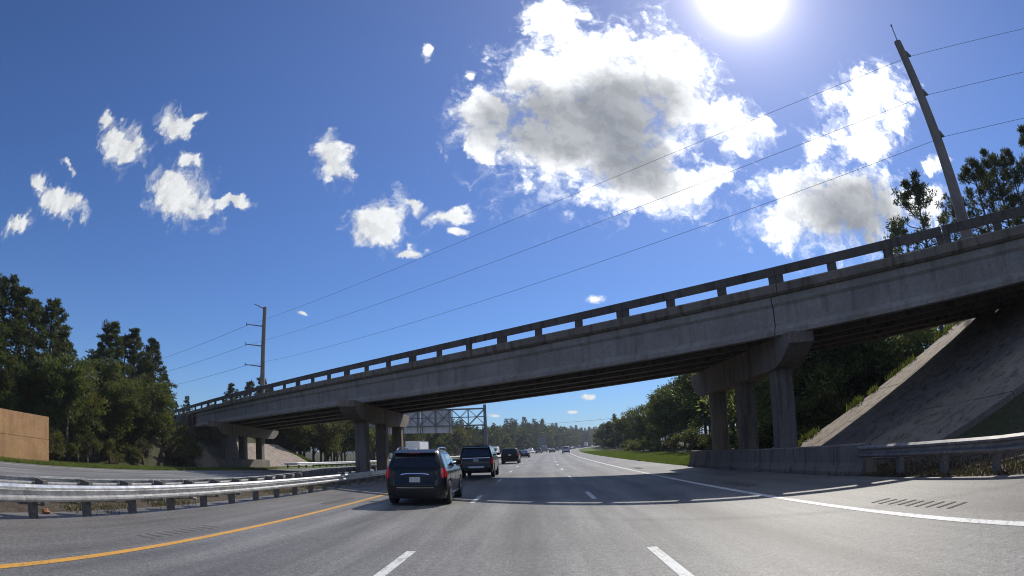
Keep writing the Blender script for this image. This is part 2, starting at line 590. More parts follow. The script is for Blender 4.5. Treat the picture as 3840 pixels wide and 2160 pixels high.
M['galv_shaded'] = simple('shaded_guardrail_steel', (0.22, 0.21, 0.20), 0.5, 0.35, var=0.3, vscale=4)  # darker copy of the guardrail steel: shade painted into the unlit beam
M['galv2'] = simple('dull_galvanised_steel', (0.56, 0.56, 0.56), 0.45, 0.8, var=0.2, vscale=14)
M['post'] = simple('weathered_post', (0.16, 0.15, 0.14), 0.8, var=0.3, vscale=14)
M['steel_dark'] = simple('grey_painted_steel', (0.16, 0.17, 0.18), 0.55, 0.2, var=0.15)
M['sign_back'] = simple('sign_back_aluminium', (0.62, 0.63, 0.64), 0.6, 0.0, var=0.12, vscale=2)
M['sign_far'] = simple('dark_sign_back', (0.16, 0.18, 0.19), 0.6, var=0.1)  # darker grey than the gantry's sign backs
M['pole'] = concrete_mat('pole_concrete', (0.20, 0.18, 0.165), 0.4)
M['wire'] = simple('aluminium_cable', (0.10, 0.10, 0.11), 0.6, 0.3)
M['rubber_joint'] = simple('joint_seal', (0.03, 0.03, 0.03), 0.9)
M['groove'] = simple('rumble_groove', (0.075, 0.07, 0.064), 0.9)
M['groove_faint'] = simple('worn_rumble_groove', (0.112, 0.105, 0.095), 0.9)
M['grass'] = ground_mat('verge_grass', ((0.13, 0.19, 0.032), (0.16, 0.20, 0.045), (0.085, 0.125, 0.025)), 1.0)
M['floor'] = ground_mat('woodland_floor', ((0.070, 0.064, 0.036), (0.090, 0.076, 0.048), (0.048, 0.058, 0.024)), 1.0)
M['dirt'] = ground_mat('median_dirt', ((0.105, 0.083, 0.062), (0.15, 0.125, 0.098), (0.065, 0.052, 0.036)), 2.0)
M['blade'] = leaf_mat('grass_blades', (0.07, 0.11, 0.022), (0.14, 0.20, 0.038), (0.22, 0.26, 0.07), 0.4)
M['dry'] = leaf_mat('dry_brush', (0.075, 0.055, 0.032), (0.125, 0.10, 0.055), (0.20, 0.17, 0.10), 0.25)
M['vine_lit'] = leaf_mat('brightened_vines', (0.05, 0.068, 0.026), (0.11, 0.14, 0.05), (0.20, 0.22, 0.09), 0.58, (0.32, 0.36, 0.09))  # paler leaf copy: sunlight through the crowns is painted into the colour
M['litter'] = leaf_mat('fallen_leaves', (0.05, 0.035, 0.022), (0.095, 0.065, 0.04), (0.15, 0.11, 0.07), 0.1)
M['pine'] = leaf_mat('pine_needles', (0.024, 0.036, 0.016), (0.052, 0.072, 0.026), (0.10, 0.118, 0.040), 0.32, (0.14, 0.17, 0.03))
M['oak'] = leaf_mat('broad_leaves', (0.026, 0.040, 0.015), (0.066, 0.088, 0.030), (0.125, 0.145, 0.050), 0.42)
M['far_leaf'] = leaf_mat('distant_leaves', (0.022, 0.036, 0.018), (0.045, 0.062, 0.028), (0.075, 0.088, 0.036), 0.3, (0.14, 0.17, 0.03))
M['autumn'] = leaf_mat('turning_leaves', (0.050, 0.040, 0.016), (0.100, 0.088, 0.030), (0.17, 0.130, 0.050), 0.45)
M['bark'] = simple('pine_bark', (0.115, 0.085, 0.062), 0.95, var=0.4, vscale=5, bump=0.5)

# ================================================================== lie of the land
CURV = 0.00017


def off(y):
    return CURV * max(y - 25.0, 0.0) ** 2


PHI = 0.6895854
BA, BH, BG, BC = 28.678, 7.5897, 0.006096, -0.00042769
EU = Vector((math.cos(PHI), -math.sin(PHI), 0))     # along the overpass, to the right and towards the camera
EV = Vector((math.sin(PHI), math.cos(PHI), 0))      # across the overpass, away from the camera


def rail_z(u):
    return BH + BG * u + BC * u * u


def brp(u, v, dz):
    p = Vector((0, BA, 0)) + EU * u + EV * v
    return (p.x, p.y, rail_z(u) + 0.022 * v + dz)


def uv_of(x, y):
    d = Vector((x, y - BA, 0))
    return d.dot(EU), d.dot(EV)


def base_z(x, y):
    xs = x - off(y)
    if xs > -12.5:
        return 0.0
    return max(-0.03 * (-12.5 - xs), -0.56)


SLOPE_R, SLOPE_L, GRADE = 11.2, -32.0, 0.473


def edge_r(x):
    return 27.2 - 0.165 * (x - 11.2)          # far edge of the right slope paving


def land_z(x, y):
    z = base_z(x, y) - 0.035
    u, v = uv_of(x, y)
    # approach embankments of the overpass
    near = (v + 13.0) * 0.5
    zr = min(GRADE * (x - SLOPE_R), 5.6, near, (edge_r(x) + 0.3 - y) * 1.3 + GRADE * (x - SLOPE_R))
    zl = min(-0.56 + GRADE * (SLOPE_L - x), rail_z(u) - 1.2 if u < 0 else 9, near, (86.0 - y) * 0.8 + 0.4)
    return max(z, zr if x > SLOPE_R else -9, zl if x < SLOPE_L else -9)


def ground_sheet():
    xs = sorted(set([-3000, -1500, -700, -400, -250, -160, -110] + list(np.arange(-80, 60.1, 1.6)) + [70, 85, 110, 150, 210, 300, 420, 700, 1500, 3000]))
    ys = sorted(set([-3000, -1000, -300, -120, -60, -30] + list(np.arange(-16, 100.1, 1.3)) + [110, 120, 140, 160, 190, 220, 260, 310, 370, 450, 540, 650, 800, 1000, 1500, 3000, 6000]))
    vs, fs = [], []
    for y in ys:
        for x in xs:
            n_ = 0.0
            if abs(x - off(y)) > 34 or (x > SLOPE_R + 1):
                n_ = 0.12 * math.sin(x * 0.7 + y * 0.31) * math.cos(y * 0.53 - x * 0.2)
            if (x > SLOPE_R - 1.5 and y < 30) or (-46 < x < SLOPE_L + 1.5 and 40 < y < 86):
                n_ = -0.16
            vs.append((x, y, land_z(x, y) + min(n_, 0.1) - 0.06))
    nx = len(xs)
    for j in range(len(ys) - 1):
        for i in range(nx - 1):
            fs.append((j * nx + i, j * nx + i + 1, (j + 1) * nx + i + 1, (j + 1) * nx + i))
    return mesh('ground', vs, fs, M['floor'], smooth=180)


obj('ground', ground_sheet(), kind='structure')


def yrange(y0, y1):
    ys, y = [], y0
    while y < y1:
        ys.append(y)
        y += 1.0 if y < 60 else (4.0 if y < 200 else 15.0)
    return ys + [y1]


def strip(name, mat, x0, x1, y0, y1, dz, zf=base_z, cols=2, thick=None, zadd=None):
    ys = yrange(y0, y1)
    vs, fs, uv = [], [], []
    xl = np.linspace(x0, x1, cols)
    for y in ys:
        for xx in xl:
            X = xx + off(y)
            vs.append((X, y, zf(X, y) + dz + (zadd(xx, y) if zadd else 0)))
            uv.append((xx, y))
    for j in range(len(ys) - 1):
        for i in range(cols - 1):
            fs.append((j * cols + i, j * cols + i + 1, (j + 1) * cols + i + 1, (j + 1) * cols + i))
    return mesh(name, vs, fs, mat, uv=uv, smooth=180)


X0 = -0.2123
LW = 3.66
road = obj('road', strip('road', M['road'], X0 - 1.5 * LW - 0.18, X0 + 1.5 * LW + 0.2, -40, 900, 0.0), kind='structure')
obj('shoulder_left', strip('shoulder_left', M['shoulder'], -9.2, X0 - 1.5 * LW - 0.18, -40, 900, -0.004), kind='structure')
obj('shoulder_right', strip('shoulder_right', M['shoulder'], X0 + 1.5 * LW + 0.2, 8.15, -40, 900, -0.004), kind='structure')
oroad = obj('opposite_road', strip('opposite_road', M['road2'], -26.6, -12.6, -40, 900, 0.0, cols=6), kind='structure')
obj('median', strip('median', M['dirt'], -12.62, -9.18, -40, 900, -0.012, cols=6, zadd=lambda x, y: 0.035 * math.sin(3.1 * y + 5 * x) * (1 if -12.4 < x < -9.4 else 0)), kind='structure')
obj('verge_right', strip('verge_right', M['grass'], 8.13, 15.0, 33.5, 900, -0.02, cols=5, zf=lambda x, y: max(base_z(x, y), 0), zadd=lambda x, y: -0.03 + 0.02 * math.sin(y * 0.9)), kind='structure')
obj('roadside_dirt', strip('roadside_dirt', M['dirt'], 8.13, 13.2, -40, 33.5, -0.02, cols=7, zadd=lambda x, y: 0.03 * math.sin(2.3 * y + 4 * x)), kind='structure')
obj('verge_left', strip('verge_left', M['grass'], -31.5, -26.58, -40, 900, -0.012, cols=4, zadd=lambda x, y: 0.02 * math.sin(y * 0.8)), kind='structure')


def marking(name, mat, xc, wdt, y0, y1, parent, dz=0.004):
    ys = yrange(y0, y1)
    vs, fs = [], []
    for y in ys:
        for s in (-0.5, 0.5):
            X = xc + s * wdt + off(y)
            vs.append((X, y, base_z(X, y) + dz))
    for j in range(len(ys) - 1):
        fs.append((2 * j, 2 * j + 1, 2 * j + 3, 2 * j + 2))
    return obj(name, mesh(name, vs, fs, mat), parent)


marking('edge_line', M['yellow'], X0 - 1.5 * LW, 0.16, -40, 900, road)
marking('edge_line', M['white'], X0 + 1.5 * LW, 0.17, -40, 900, road)
for k in range(-3, 40):
    for s, ph in ((-0.5, 8.0), (0.5, 7.442)):
        yc = ph + 12.19 * k
        marking('lane_dash', M['white'], X0 + s * LW, 0.15 if yc < 120 else 0.18, yc - 1.52, yc + 1.52, road)
marking('edge_line', M['yellow'], -14.0, 0.16, -40, 900, oroad)
marking('edge_line', M['white'], -24.9, 0.17, -40, 900, oroad)
for k in range(-1, 24):
    for xx in (-17.6, -21.2):
        yc = 5 + 12.19 * k
        marking('lane_dash', M['white'], xx, 0.15, yc - 1.52, yc + 1.52, oroad)
# rumble grooves milled into the shoulders
sr, sl = bpy.data.objects['shoulder_right'], bpy.data.objects['shoulder_left']
gm = {}
for sd, par, xa, xb in ((1, sr, 5.72, 6.12), (-1, sl, -6.52, -6.14)):
    mb = MB()
    mb.add([(-0.2, -0.045, 0), (0.2, -0.045, 0), (0.2, 0.045, 0), (-0.2, 0.045, 0)], [(0, 1, 2, 3)])
    gm[sd] = mb.mesh('rumble_groove', M['groove'] if sd > 0 else M['groove_faint'])
for cl in range(-1, 4):
    for k in range(9):
        obj('rumble_groove', gm[1], sr, loc=(5.98 + rng.uniform(-.03, .03), 7.1 + cl * 9.5 + k * 0.29, 0.0005))
        obj('rumble_groove', gm[-1], sl, loc=(-6.38 + rng.uniform(-.03, .03), 8.3 + cl * 9.5 + k * 0.29, 0.0005))

# ================================================================== overpass
bridge = empty('overpass', (0, BA, 0), label='grey concrete highway overpass with post-and-beam railing crossing above all lanes', cat='overpass')
BI = Vector((0, BA, 0))
U_L, U_R = -62.0, 34.0


def bpt(u, v, dz):
    p = brp(u, v, dz)
    return (p[0], p[1] - BA, p[2])


def bsweep(mb, prof, u0, u1, step=2.0, skew=0.0):
    """profile [(v, dz)] carried along the overpass from u0 to u1; skew shifts the ends with v so that they run along the road"""
    n = max(2, int(abs(u1 - u0) / step) + 1)
    k = len(prof)
    vs, fs = [], []
    for u in np.linspace(u0, u1, n):
        for (v, dz) in prof:
            vs.append(bpt(u - skew * v, v, dz))
    for i in range(n - 1):
        for j in range(k):
            fs.append((i * k + j, i * k + (j + 1) % k, (i + 1) * k + (j + 1) % k, (i + 1) * k + j))
    fs.append(tuple(reversed(range(k))))
    fs.append(tuple((n - 1) * k + j for j in range(k)))
    mb.add(vs, fs)


TAN = math.tan(PHI)
DW = 10.0                                    # deck width
JR, JL, JLL, AR, AL = 12.06, -14.9, -40.5, 29.0, -49.4
joints = [AL, JLL, JL, JR, AR]
# deck slab with its edge beam, one length per span
for a, b_ in zip([U_L] + joints, joints + [U_R]):
    mb = MB()
    bsweep(mb, [(0.0, -0.99), (0.0, -0.70), (0.06, -0.652), (0.5, -0.652), (0.52, -0.86), (DW - 0.52, -0.86), (DW - 0.5, -0.652),
                (DW - 0.06, -0.652), (DW, -0.70), (DW, -0.99), (DW - 0.12, -1.09), (0.12, -1.09)], a + 0.015, b_ - 0.015)
    mb.obj('deck', M['conc_edge'], bridge)
# railing: near and far side
PS, PP = 2.346, -25.4737
iu0, iu1 = -16, 26
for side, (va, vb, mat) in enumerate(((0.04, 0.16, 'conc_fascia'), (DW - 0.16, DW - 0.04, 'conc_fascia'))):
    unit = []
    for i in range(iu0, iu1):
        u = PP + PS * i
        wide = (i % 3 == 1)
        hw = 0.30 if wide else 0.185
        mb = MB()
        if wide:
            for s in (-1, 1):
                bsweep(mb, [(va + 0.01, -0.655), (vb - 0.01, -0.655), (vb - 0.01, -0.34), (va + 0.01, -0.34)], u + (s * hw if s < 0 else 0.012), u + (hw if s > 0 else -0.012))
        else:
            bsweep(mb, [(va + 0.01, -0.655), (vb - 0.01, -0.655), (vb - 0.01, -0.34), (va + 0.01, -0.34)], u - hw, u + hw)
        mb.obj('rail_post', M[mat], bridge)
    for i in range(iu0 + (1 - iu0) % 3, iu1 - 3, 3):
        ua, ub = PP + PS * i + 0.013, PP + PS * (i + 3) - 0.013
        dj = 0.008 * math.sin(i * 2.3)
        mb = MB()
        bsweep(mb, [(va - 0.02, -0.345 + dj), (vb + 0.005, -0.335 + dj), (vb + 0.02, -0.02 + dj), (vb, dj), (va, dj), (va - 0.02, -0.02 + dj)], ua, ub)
        mb.obj('rail_beam', M[mat], bridge)
# girders
GV = [0.42, 2.72, 5.0, 7.28, 9.55]
gp = [(-.28, -2.60), (.28, -2.60), (.28, -2.43), (.10, -2.22), (.10, -1.50), (.20, -1.38), (.20, -1.10), (-.20, -1.10), (-.20, -1.38), (-.10, -1.50), (-.10, -2.22), (-.28, -2.43)]
for a, b_ in zip(joints[:-1], joints[1:]):
    for gi, v in enumerate(GV):
        mb = MB()
        bsweep(mb, [(v + p, dz) for p, dz in gp], a + 0.022 - TAN * v, b_ - 0.022 - TAN * v, 3.0)
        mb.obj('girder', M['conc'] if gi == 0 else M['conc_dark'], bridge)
    nd = max(2, int((b_ - a) / 8) + 1)
    for k in range(nd):                       # diaphragms between the girders
        u = a + 0.6 + (b_ - a - 1.2) * k / (nd - 1)
        for v0, v1 in zip(GV[:-1], GV[1:]):
            mb = MB()
            bsweep(mb, [(v0 + .12, -2.3), (v1 - .12, -2.3), (v1 - .12, -1.12), (v0 + .12, -1.12)], u - .1 - TAN * v0, u + .1 - TAN * v0)
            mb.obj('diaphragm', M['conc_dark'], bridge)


def chamfer_col(mb, x, y, hx, hy, z0, z1, c=0.06):
    pr = [(-hx + c, -hy), (hx - c, -hy), (hx, -hy + c), (hx, hy - c), (hx - c, hy), (-hx + c, hy), (-hx, hy - c), (-hx, -hy + c)]
    vs = [(x + a, y + b, z0) for a, b in pr] + [(x + a, y + b, z1) for a, b in pr]
    fs = [(k, (k + 1) % 8, 8 + (k + 1) % 8, 8 + k) for k in range(8)] + [tuple(reversed(range(8))), tuple(range(8, 16))]
    mb.add(vs, fs)


def pier(x, ys, y0, y1, zc0, zground, crash=None):
    p = empty('pier', (x, ys[0] - BA, zground), parent=bridge)
    def soff(y):
        u, v = uv_of(x, y)
        v = min(max(v, 0.2), DW - 0.2)
        return rail_z(u) + 0.022 * v - 2.605
    for y in ys:
        mb = MB()
        chamfer_col(mb, 0, y - ys[0], 0.40, 0.40, 0.0 - 0.3, zc0 - zground + 0.02)
        mb.obj('column', M['pier'], p)
    # cap beam with haunched ends
    n = 14
    prof = []
    for t in np.linspace(0, 1, 7):
        prof.append((y0 + 1.9 * t, zc0 + 0.72 * (1 - math.sin(t * math.pi / 2))))
    for t in np.linspace(0, 1, 7):
        prof.append((y1 - 1.9 * (1 - t), zc0 + 0.72 * (1 - math.cos(t * math.pi / 2))))
    top = [(y, soff(y)) for y in np.linspace(y1, y0, 6)]
    poly = prof + top
    k = len(poly)
    vs = [(-0.55, y - ys[0], z - zground) for y, z in poly] + [(0.55, y - ys[0], z - zground) for y, z in poly]
    fs = [tuple(reversed(range(k))), tuple(range(k, 2 * k))] + [(j, (j + 1) % k, k + (j + 1) % k, k + j) for j in range(k)]
    obj('pier_cap', mesh('pier_cap', vs, fs, M['pier']), p)
    for v in GV:                              # bearing pads
        yy = (x - math.sin(PHI) * v) / math.cos(PHI)
        y = BA - math.sin(PHI) * yy + math.cos(PHI) * v
        mb = MB()
        mb.box(-0.25, 0.25, y - ys[0] - 0.25, y - ys[0] + 0.25, soff(y) - zground - 0.01, soff(y) - zground + 0.045 + 0.0)
        mb.obj('bearing_pad', M['rubber_joint'], p)
    if crash:
        ya, yb, hgt = crash
        mb = MB()
        mb.sweep([(-0.62, -0.3), (0.62, -0.3), (0.62, 0.05), (0.55, hgt - 0.05), (0.50, hgt), (-0.50, hgt), (-0.55, hgt - 0.05), (-0.62, 0.05)],
                 [(0, ya - ys[0], 0), (0, yb - ys[0], 0)])
        mb.obj('crash_wall', M['pier'], p)
    return p


pier(9.9, [23.0, 27.6, 32.2], 20.6, 35.6, 3.86, 0.0)
pier(-11.5, [39.5, 44.9, 50.2], 36.2, 52.6, 3.72, 0.0)
pier(-31.0, [55.6, 59.4, 63.8], 52.6, 68.0, 2.85, -0.56, crash=(54.9, 65.2, 0.95))


# abutments at the two ends
def abut(xa, sgn):
    vs_y = []
    for v in (-0.4, DW + 0.4):
        uu = (xa - math.sin(PHI) * v) / math.cos(PHI)
        vs_y.append(BA - math.sin(PHI) * uu + math.cos(PHI) * v - BA)
    y0, y1 = vs_y
    mb = MB()
    def zt(y):
        u, v = uv_of(xa, y + BA)
        return rail_z(u) + 0.022 * v
    x1 = xa + sgn * 0.9
    lo = land_z(xa, (y0 + y1) / 2 + BA) - 1.2
    mb.hexa([(min(xa, x1), y0, lo), (max(xa, x1), y0, lo), (max(xa, x1), y1, lo), (min(xa, x1), y1, lo)],
            [(min(xa, x1), y0, zt(y0) - 2.62), (max(xa, x1), y0, zt(y0) - 2.62), (max(xa, x1), y1, zt(y1) - 2.62), (min(xa, x1), y1, zt(y1) - 2.62)])
    x2 = xa + sgn * 0.45
    mb.hexa([(min(x2, x1 + sgn * .3), y0, zt(y0) - 2.7), (max(x2, x1 + sgn * .3), y0, zt(y0) - 2.7), (max(x2, x1 + sgn * .3), y1, zt(y1) - 2.7), (min(x2, x1 + sgn * .3), y1, zt(y1) - 2.7)],
            [(min(x2, x1 + sgn * .3), y0, zt(y0) - 1.1), (max(x2, x1 + sgn * .3), y0, zt(y0) - 1.1), (max(x2, x1 + sgn * .3), y1, zt(y1) - 1.1), (min(x2, x1 + sgn * .3), y1, zt(y1) - 1.1)])
    mb.obj('abutment', M['conc_dark'], bridge)
    for v, nm in ((-0.25, 'wing_wall'), (DW + 0.05, 'wing_wall')):
        uu = (xa - math.sin(PHI) * v) / math.cos(PHI)
        ua, ub = (uu, uu + 9) if sgn > 0 else (uu - 9, uu)
        mb = MB()
        bsweep(mb, [(v, -4.2), (v + 0.2, -4.2), (v + 0.2, -1.0), (v, -1.0)], ua, ub)
        mb.obj(nm, M['conc_dark'], bridge)


abut(22.3, 1)
abut(-38.1, -1)


# concrete slope paving below both abutments, cast in panels
def paving(name, xt, xtop, zt, sgn, yn, yf):
    par = empty(name, (xt, 0, 0), kind='structure')
    nv, nx = 7, 4
    xe = np.linspace(0, 1, nx + 1)
    for j in range(nv):
        for i in range(nx):
            q = []
            for (ii, jj) in ((i, j), (i + 1, j), (i + 1, j + 1), (i, j + 1)):
                x = xt + (xtop - xt) * xe[ii]
                y = yn(x) + (yf(x) - yn(x)) * jj / nv
                q.append(Vector((x, y, zt + GRADE * abs(x - xt))))
            c = sum(q, Vector()) / 4
            dj = rng.uniform(-0.012, 0.012)
            nrm = Vector((-0.428 * sgn, 0, 0.904))
            hi = [p + (c - p).normalized() * 0.018 + nrm * (0.03 + dj) for p in q]
            lo = [p + (c - p).normalized() * 0.018 - nrm * 0.25 for p in q]
            if sgn < 0:
                hi, lo = hi[::-1], lo[::-1]
            mb = MB()
            mb.hexa([p - Vector((xt, 0, 0)) for p in lo], [p - Vector((xt, 0, 0)) for p in hi])
            mb.obj('slope_panel', M['conc_slope'], par)


def v_line(v):
    def f(x):
        uu = (x - math.sin(PHI) * v) / math.cos(PHI)
        return BA - math.sin(PHI) * uu + math.cos(PHI) * v
    return f


paving('slope_paving_right', SLOPE_R, 22.3, 0.0, 1, v_line(-3.0), edge_r)
paving('slope_paving_left', SLOPE_L, -38.1, -0.56, -1, v_line(-3.0), lambda x: 84.5)

# ================================================================== guardrails
WB = [(0.0, 0.0), (0.02, 0.0), (0.083, 0.045), (0.083, 0.085), (0.012, 0.125), (0.012, 0.185), (0.083, 0.225), (0.083, 0.265), (0.02, 0.31), (0.0, 0.31)]
WBC = WB + [(a - 0.006, b) for a, b in reversed(WB)][1:-1]
post_m = MB()
post_m.box(-0.075, 0.075, -0.075, 0.075, -0.15, 0.62)
POST = post_m.mesh('post', M['post'])
blk = MB()
blk.box(-0.09, 0.09, -0.07, 0.07, 0.0, 0.30)
BLOCK = blk.mesh('spacer_block', M['post'])


def guardrail(path, face, zt, label, spacing=1.9, first=None, cat='guardrail', far=1e9, steel='galv'):
    """path of (x, y, zground); face +1: beam on the right of travel"""
    o = empty('guardrail', path[0], label=label, cat=cat)
    p0 = Vector(path[0])
    mb = MB()
    prof = [(a * face, b) for a, b in WBC]
    if face < 0:
        prof = prof[::-1]
    mb.sweep(prof, [(p[0] - p0.x, p[1] - p0.y, p[2] - p0.z + zt - 0.31) for p in path])
    mb.obj('beam', M[steel], o)
    # lapped splices with bolt heads on the nearer lengths
    run = 0.0
    for a, b in zip(path[:-1], path[1:]):
        a, b = Vector(a), Vector(b)
        L = (b - a).length
        d = (b - a).normalized()
        rt = Vector((d.y, -d.x, 0))
        k0 = math.ceil(run / 3.81)
        while k0 * 3.81 < run + L:
            c = a + d * (k0 * 3.81 - run)
            if c.y < 45:
                sb = MB()
                pr2 = [((p_ + (0.004 if p_ > 0.006 else -0.002)) * face, q_) for p_, q_ in WBC]
                if face < 0:
                    pr2 = pr2[::-1]
                base = c - p0 + Vector((0, 0, zt - 0.31))
                sb.sweep(pr2, [base - d * 0.16, base + d * 0.16])
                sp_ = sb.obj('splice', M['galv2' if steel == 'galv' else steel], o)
                for da in (-0.1, 0.1):
                    for zz in (0.065, 0.245):
                        bb = MB()
                        q0 = base + d * da + rt * face * 0.086 + Vector((0, 0, zz))
                        bb.tube([q0, q0 + rt * face * 0.012], 0.018, 6)
                        bb.obj('bolt', M['galv2'], sp_)
            k0 += 1
        run += L
    # posts
    acc, nxt = 0.0, (first if first is not None else 0.5)
    for a, b in zip(path[:-1], path[1:]):
        a, b = Vector(a), Vector(b)
        L = (b - a).length
        d = (b - a).normalized()
        rt = Vector((d.y, -d.x, 0))
        while nxt <= acc + L:
            p = a + d * (nxt - acc) - p0
            if p.length < far:
                rz = math.atan2(-d.x, d.y)
                obj('post', POST, o, loc=p - rt * face * 0.24 + Vector((0, 0, zt - 0.66)), rz=rz + rng.uniform(-.04, .04))
                obj('spacer_block', BLOCK, o, loc=p - rt * face * 0.09 + Vector((0, 0, zt - 0.32)), rz=rz)
            nxt += spacing
        acc += L
    return o


def rp(x, y0, y1, dz=0.0):
    return [(x + off(y), y, base_z(x + off(y), y) + dz) for y in yrange(y0, y1)]


guardrail(rp(-8.42, -8.0, 260), 1, 0.63, 'galvanised steel guardrail along the yellow edge line of the left shoulder', 1.64, 15.53 - 1.64 * 9, far=130)
pth = [(-10.35, -8, 0), (-10.35, 18, 0), (-10.6, 22, 0), (-11.6, 29, 0), (-12.75, 35, 0), (-12.9, 41, -0.02), (-12.8, 52, 0), (-12.2, 60, 0)]
pth += rp(-12.4, 66, 240)
guardrail(pth, -1, 0.56, 'galvanised median guardrail facing the opposite carriageway, behind the nearer rail', 1.64, 0.8, far=110)
guardrail([(8.42, -9, 0), (8.42, 2, 0), (8.34, 6.4, 0), (8.24, 8.3, 0.02), (8.30, 10.2, 0.05), (8.33, 14.2, 0.08)], -1, 0.70, 'galvanised guardrail beside the right shoulder ahead of the concrete barrier', 1.9, 0.6, steel='galv_shaded')
guardrail([(-28.3, 64.6, -0.5), (-27.2, 66, -0.45), (-26.9 + off(75), 75, -0.42)] + rp(-26.9, 84, 220), 1, 0.66, 'far galvanised guardrail beyond the opposite carriageway, past the overpass', 2.0, 0.6, far=90)

# concrete barrier guarding the near pier
o = empty('concrete_barrier', (8.55, 14.0, 0), label='long low grey concrete barrier in front of the right-hand overpass pier', cat='barrier')
for k, (ya, yb) in enumerate(((14.0, 18.8), (18.83, 23.6), (23.63, 28.4), (28.43, 33.2))):
    mb = MB()
    mb.sweep([(-0.30, -0.05), (0.22, -0.05), (0.22, 0.10), (0.10, 0.33), (0.06, 0.80), (0.03, 0.825), (-0.14, 0.825), (-0.17, 0.80), (-0.20, 0.33), (-0.30, 0.10)][::-1],
             [(0.0, yb - 14, 0), (0.0, ya - 14, 0)][::-1])
    mb.obj('barrier_section', M['pier'], o)

# ================================================================== sound wall, left
o = empty('sound_wall', (-30.2, 28.0, -0.45), label='tan concrete roadside wall with a recessed joint line below tall pines', cat='wall')
yy = 28.0
k = 0
while yy > -34:
    mb = MB()
    for (za, zb) in ((-0.5, 1.40), (1.425, 2.86)):
        mb.box(-0.14, 0.14, yy - 28 - 5.97, yy - 28, za, zb)
    mb.box(-0.11, 0.11, yy - 28 - 5.9, yy - 28 - 0.05, -0.5, 2.80)
    mb.obj('wall_panel', M['tan_wall'], o)
    yy -= 6.0

# ================================================================== sign gantry over the opposite carriageway
GY = 94.0
gx = -7.75
o = empty('sign_gantry', (gx, GY, 0), label='dark steel truss sign gantry with grey sign backs, beyond the overpass', cat='gantry')
mb = MB()
mb.tube([(0, 0, -0.2), (0, 0, 8.75)], [0.27, 0.23], 14)
mb.obj('post', M['steel_dark'], o, smooth=40)
mb = MB()
mb.tube([(-20.5, 0, -0.6), (-20.5, 0, 8.75)], [0.27, 0.23], 14)
mb.obj('post', M['steel_dark'], o, smooth=40)
zt_, zm_, zb_ = 8.15, 6.85, 5.6
for yo in (-0.55, 0.55):
    for z in (zt_, zb_):
        mb = MB()
        mb.tube([(0.1, yo, z), (-20.6, yo, z - 0.0)], 0.085, 8)
        mb.obj('chord', M['steel_dark'], o, smooth=40)
mb = MB()
mb.tube([(0.1, -0.6, zm_), (-20.6, -0.6, zm_)], 0.07, 8)
mb.obj('chord', M['steel_dark'], o, smooth=40)
nb = 8
for k in range(nb):
    xa, xb = -20.5 * k / nb, -20.5 * (k + 1) / nb
    for yo in (-0.55, 0.55):
        mb = MB()
        za, zb = (zb_, zt_) if k % 2 else (zt_, zb_)
        mb.tube([(xa, yo, za), (xb, yo, zb)], 0.055, 6)
        mb.tube([(xa, yo, zb), (xb, yo, za)], 0.04, 6)
        mb.tube([(xb, yo, zb_), (xb, yo, zt_)], 0.05, 6)
        mb.obj('brace', M['steel_dark'], o, smooth=40)
for (xa, xb, za, zb) in ((-5.35, -10.2, 4.55, 8.35), (-10.35, -15.6, 4.55, 8.35)):
    mb = MB()
    mb.box(xb, xa, 0.78, 0.82, za, zb)
    pn = mb.obj('sign_panel', M['sign_back'], o)
    n = 5
    for k in range(n):
        x = xb + 0.3 + (xa - xb - 0.6) * k / (n - 1)
        mb = MB()
        mb.box(x - 0.05, x + 0.05, 0.64, 0.775, za, zb)
        mb.obj('stiffener', M['steel_dark'] if k % 2 == 0 else M['sign_back'], pn)
# far sign on two posts
o = empty('road_sign', (0.6, 300, 0), label='distant grey-backed road sign standing in the median above the traffic', cat='sign')
mb = MB()
mb.box(0, 3.8, -0.03, 0.03, 3.4, 7.0)
mb.obj('sign_panel', M['sign_far'], o)
for x in (0.6, 3.2):
    mb = MB()
    mb.tube([(x, 0.12, -0.2), (x, 0.12, 7.0)], 0.11, 8)
    mb.obj('post', M['steel_dark'], o)

# ================================================================== power line
PR = Vector((24.6, 25.0, 0))
PLc = Vector((-39.6, 82.4, 0))
LD = (PR - PLc).normalized()                   # along the line, towards the camera side
SD = Vector((LD.y, -LD.x, 0))                   # across it


def polez(p, z_at_base):
    return z_at_base


mb = MB()
lab = 'tall round concrete utility pole with lightning rod rising behind the overpass on the right'
o = empty('utility_pole', (PR.x, PR.y, 0), label=lab, cat='utility pole')
PH = 23.0
mb.tube([(0, 0, 2.0), (-0.12, 0.05, 8), (-0.35, 0.1, 15), (-0.62, 0.15, PH)], [0.50, 0.43, 0.34, 0.26], 18)
mb.obj('shaft', M['pole'], o, smooth=40)
mb = MB()
mb.tube([(-0.62, 0.15, PH - 0.6), (-0.52, 0.15, PH + 1.35)], 0.035, 6)
mb.tube([(-0.52, 0.15, PH + 1.30), (-0.52, 0.15, PH + 1.42)], 0.07, 6)
mb.obj('lightning_rod', M['steel_dark'], o)
att_r = []
for z, r_ in ((21.75, 0.29), (18.9, 0.33), (16.05, 0.36)):
    xo = np.interp(z, [2, 8, 15, PH], [0, -.12, -.35, -.62])
    side = Vector((0.70, -0.72, 0))
    base = Vector((xo, 0.1, z))
    mb = MB()
    mb.tube([base + side * (r_ - .1) + Vector((0, 0, .35)), base + side * (r_ + .06), base + side * (r_ + .16) + Vector((0, 0, -.05))], [0.12, 0.11, 0.06], 8)
    mb.obj('insulator_bracket', M['steel_dark'], o, smooth=40)
    att_r.append(Vector((PR.x, PR.y, 0)) + base + side * (r_ + .16) + Vector((0, 0, -.06)))
o = empty('utility_pole', (PLc.x, PLc.y, 0), label='distant slender utility pole with four side arms above the left end of the overpass', cat='utility pole')
mb = MB()
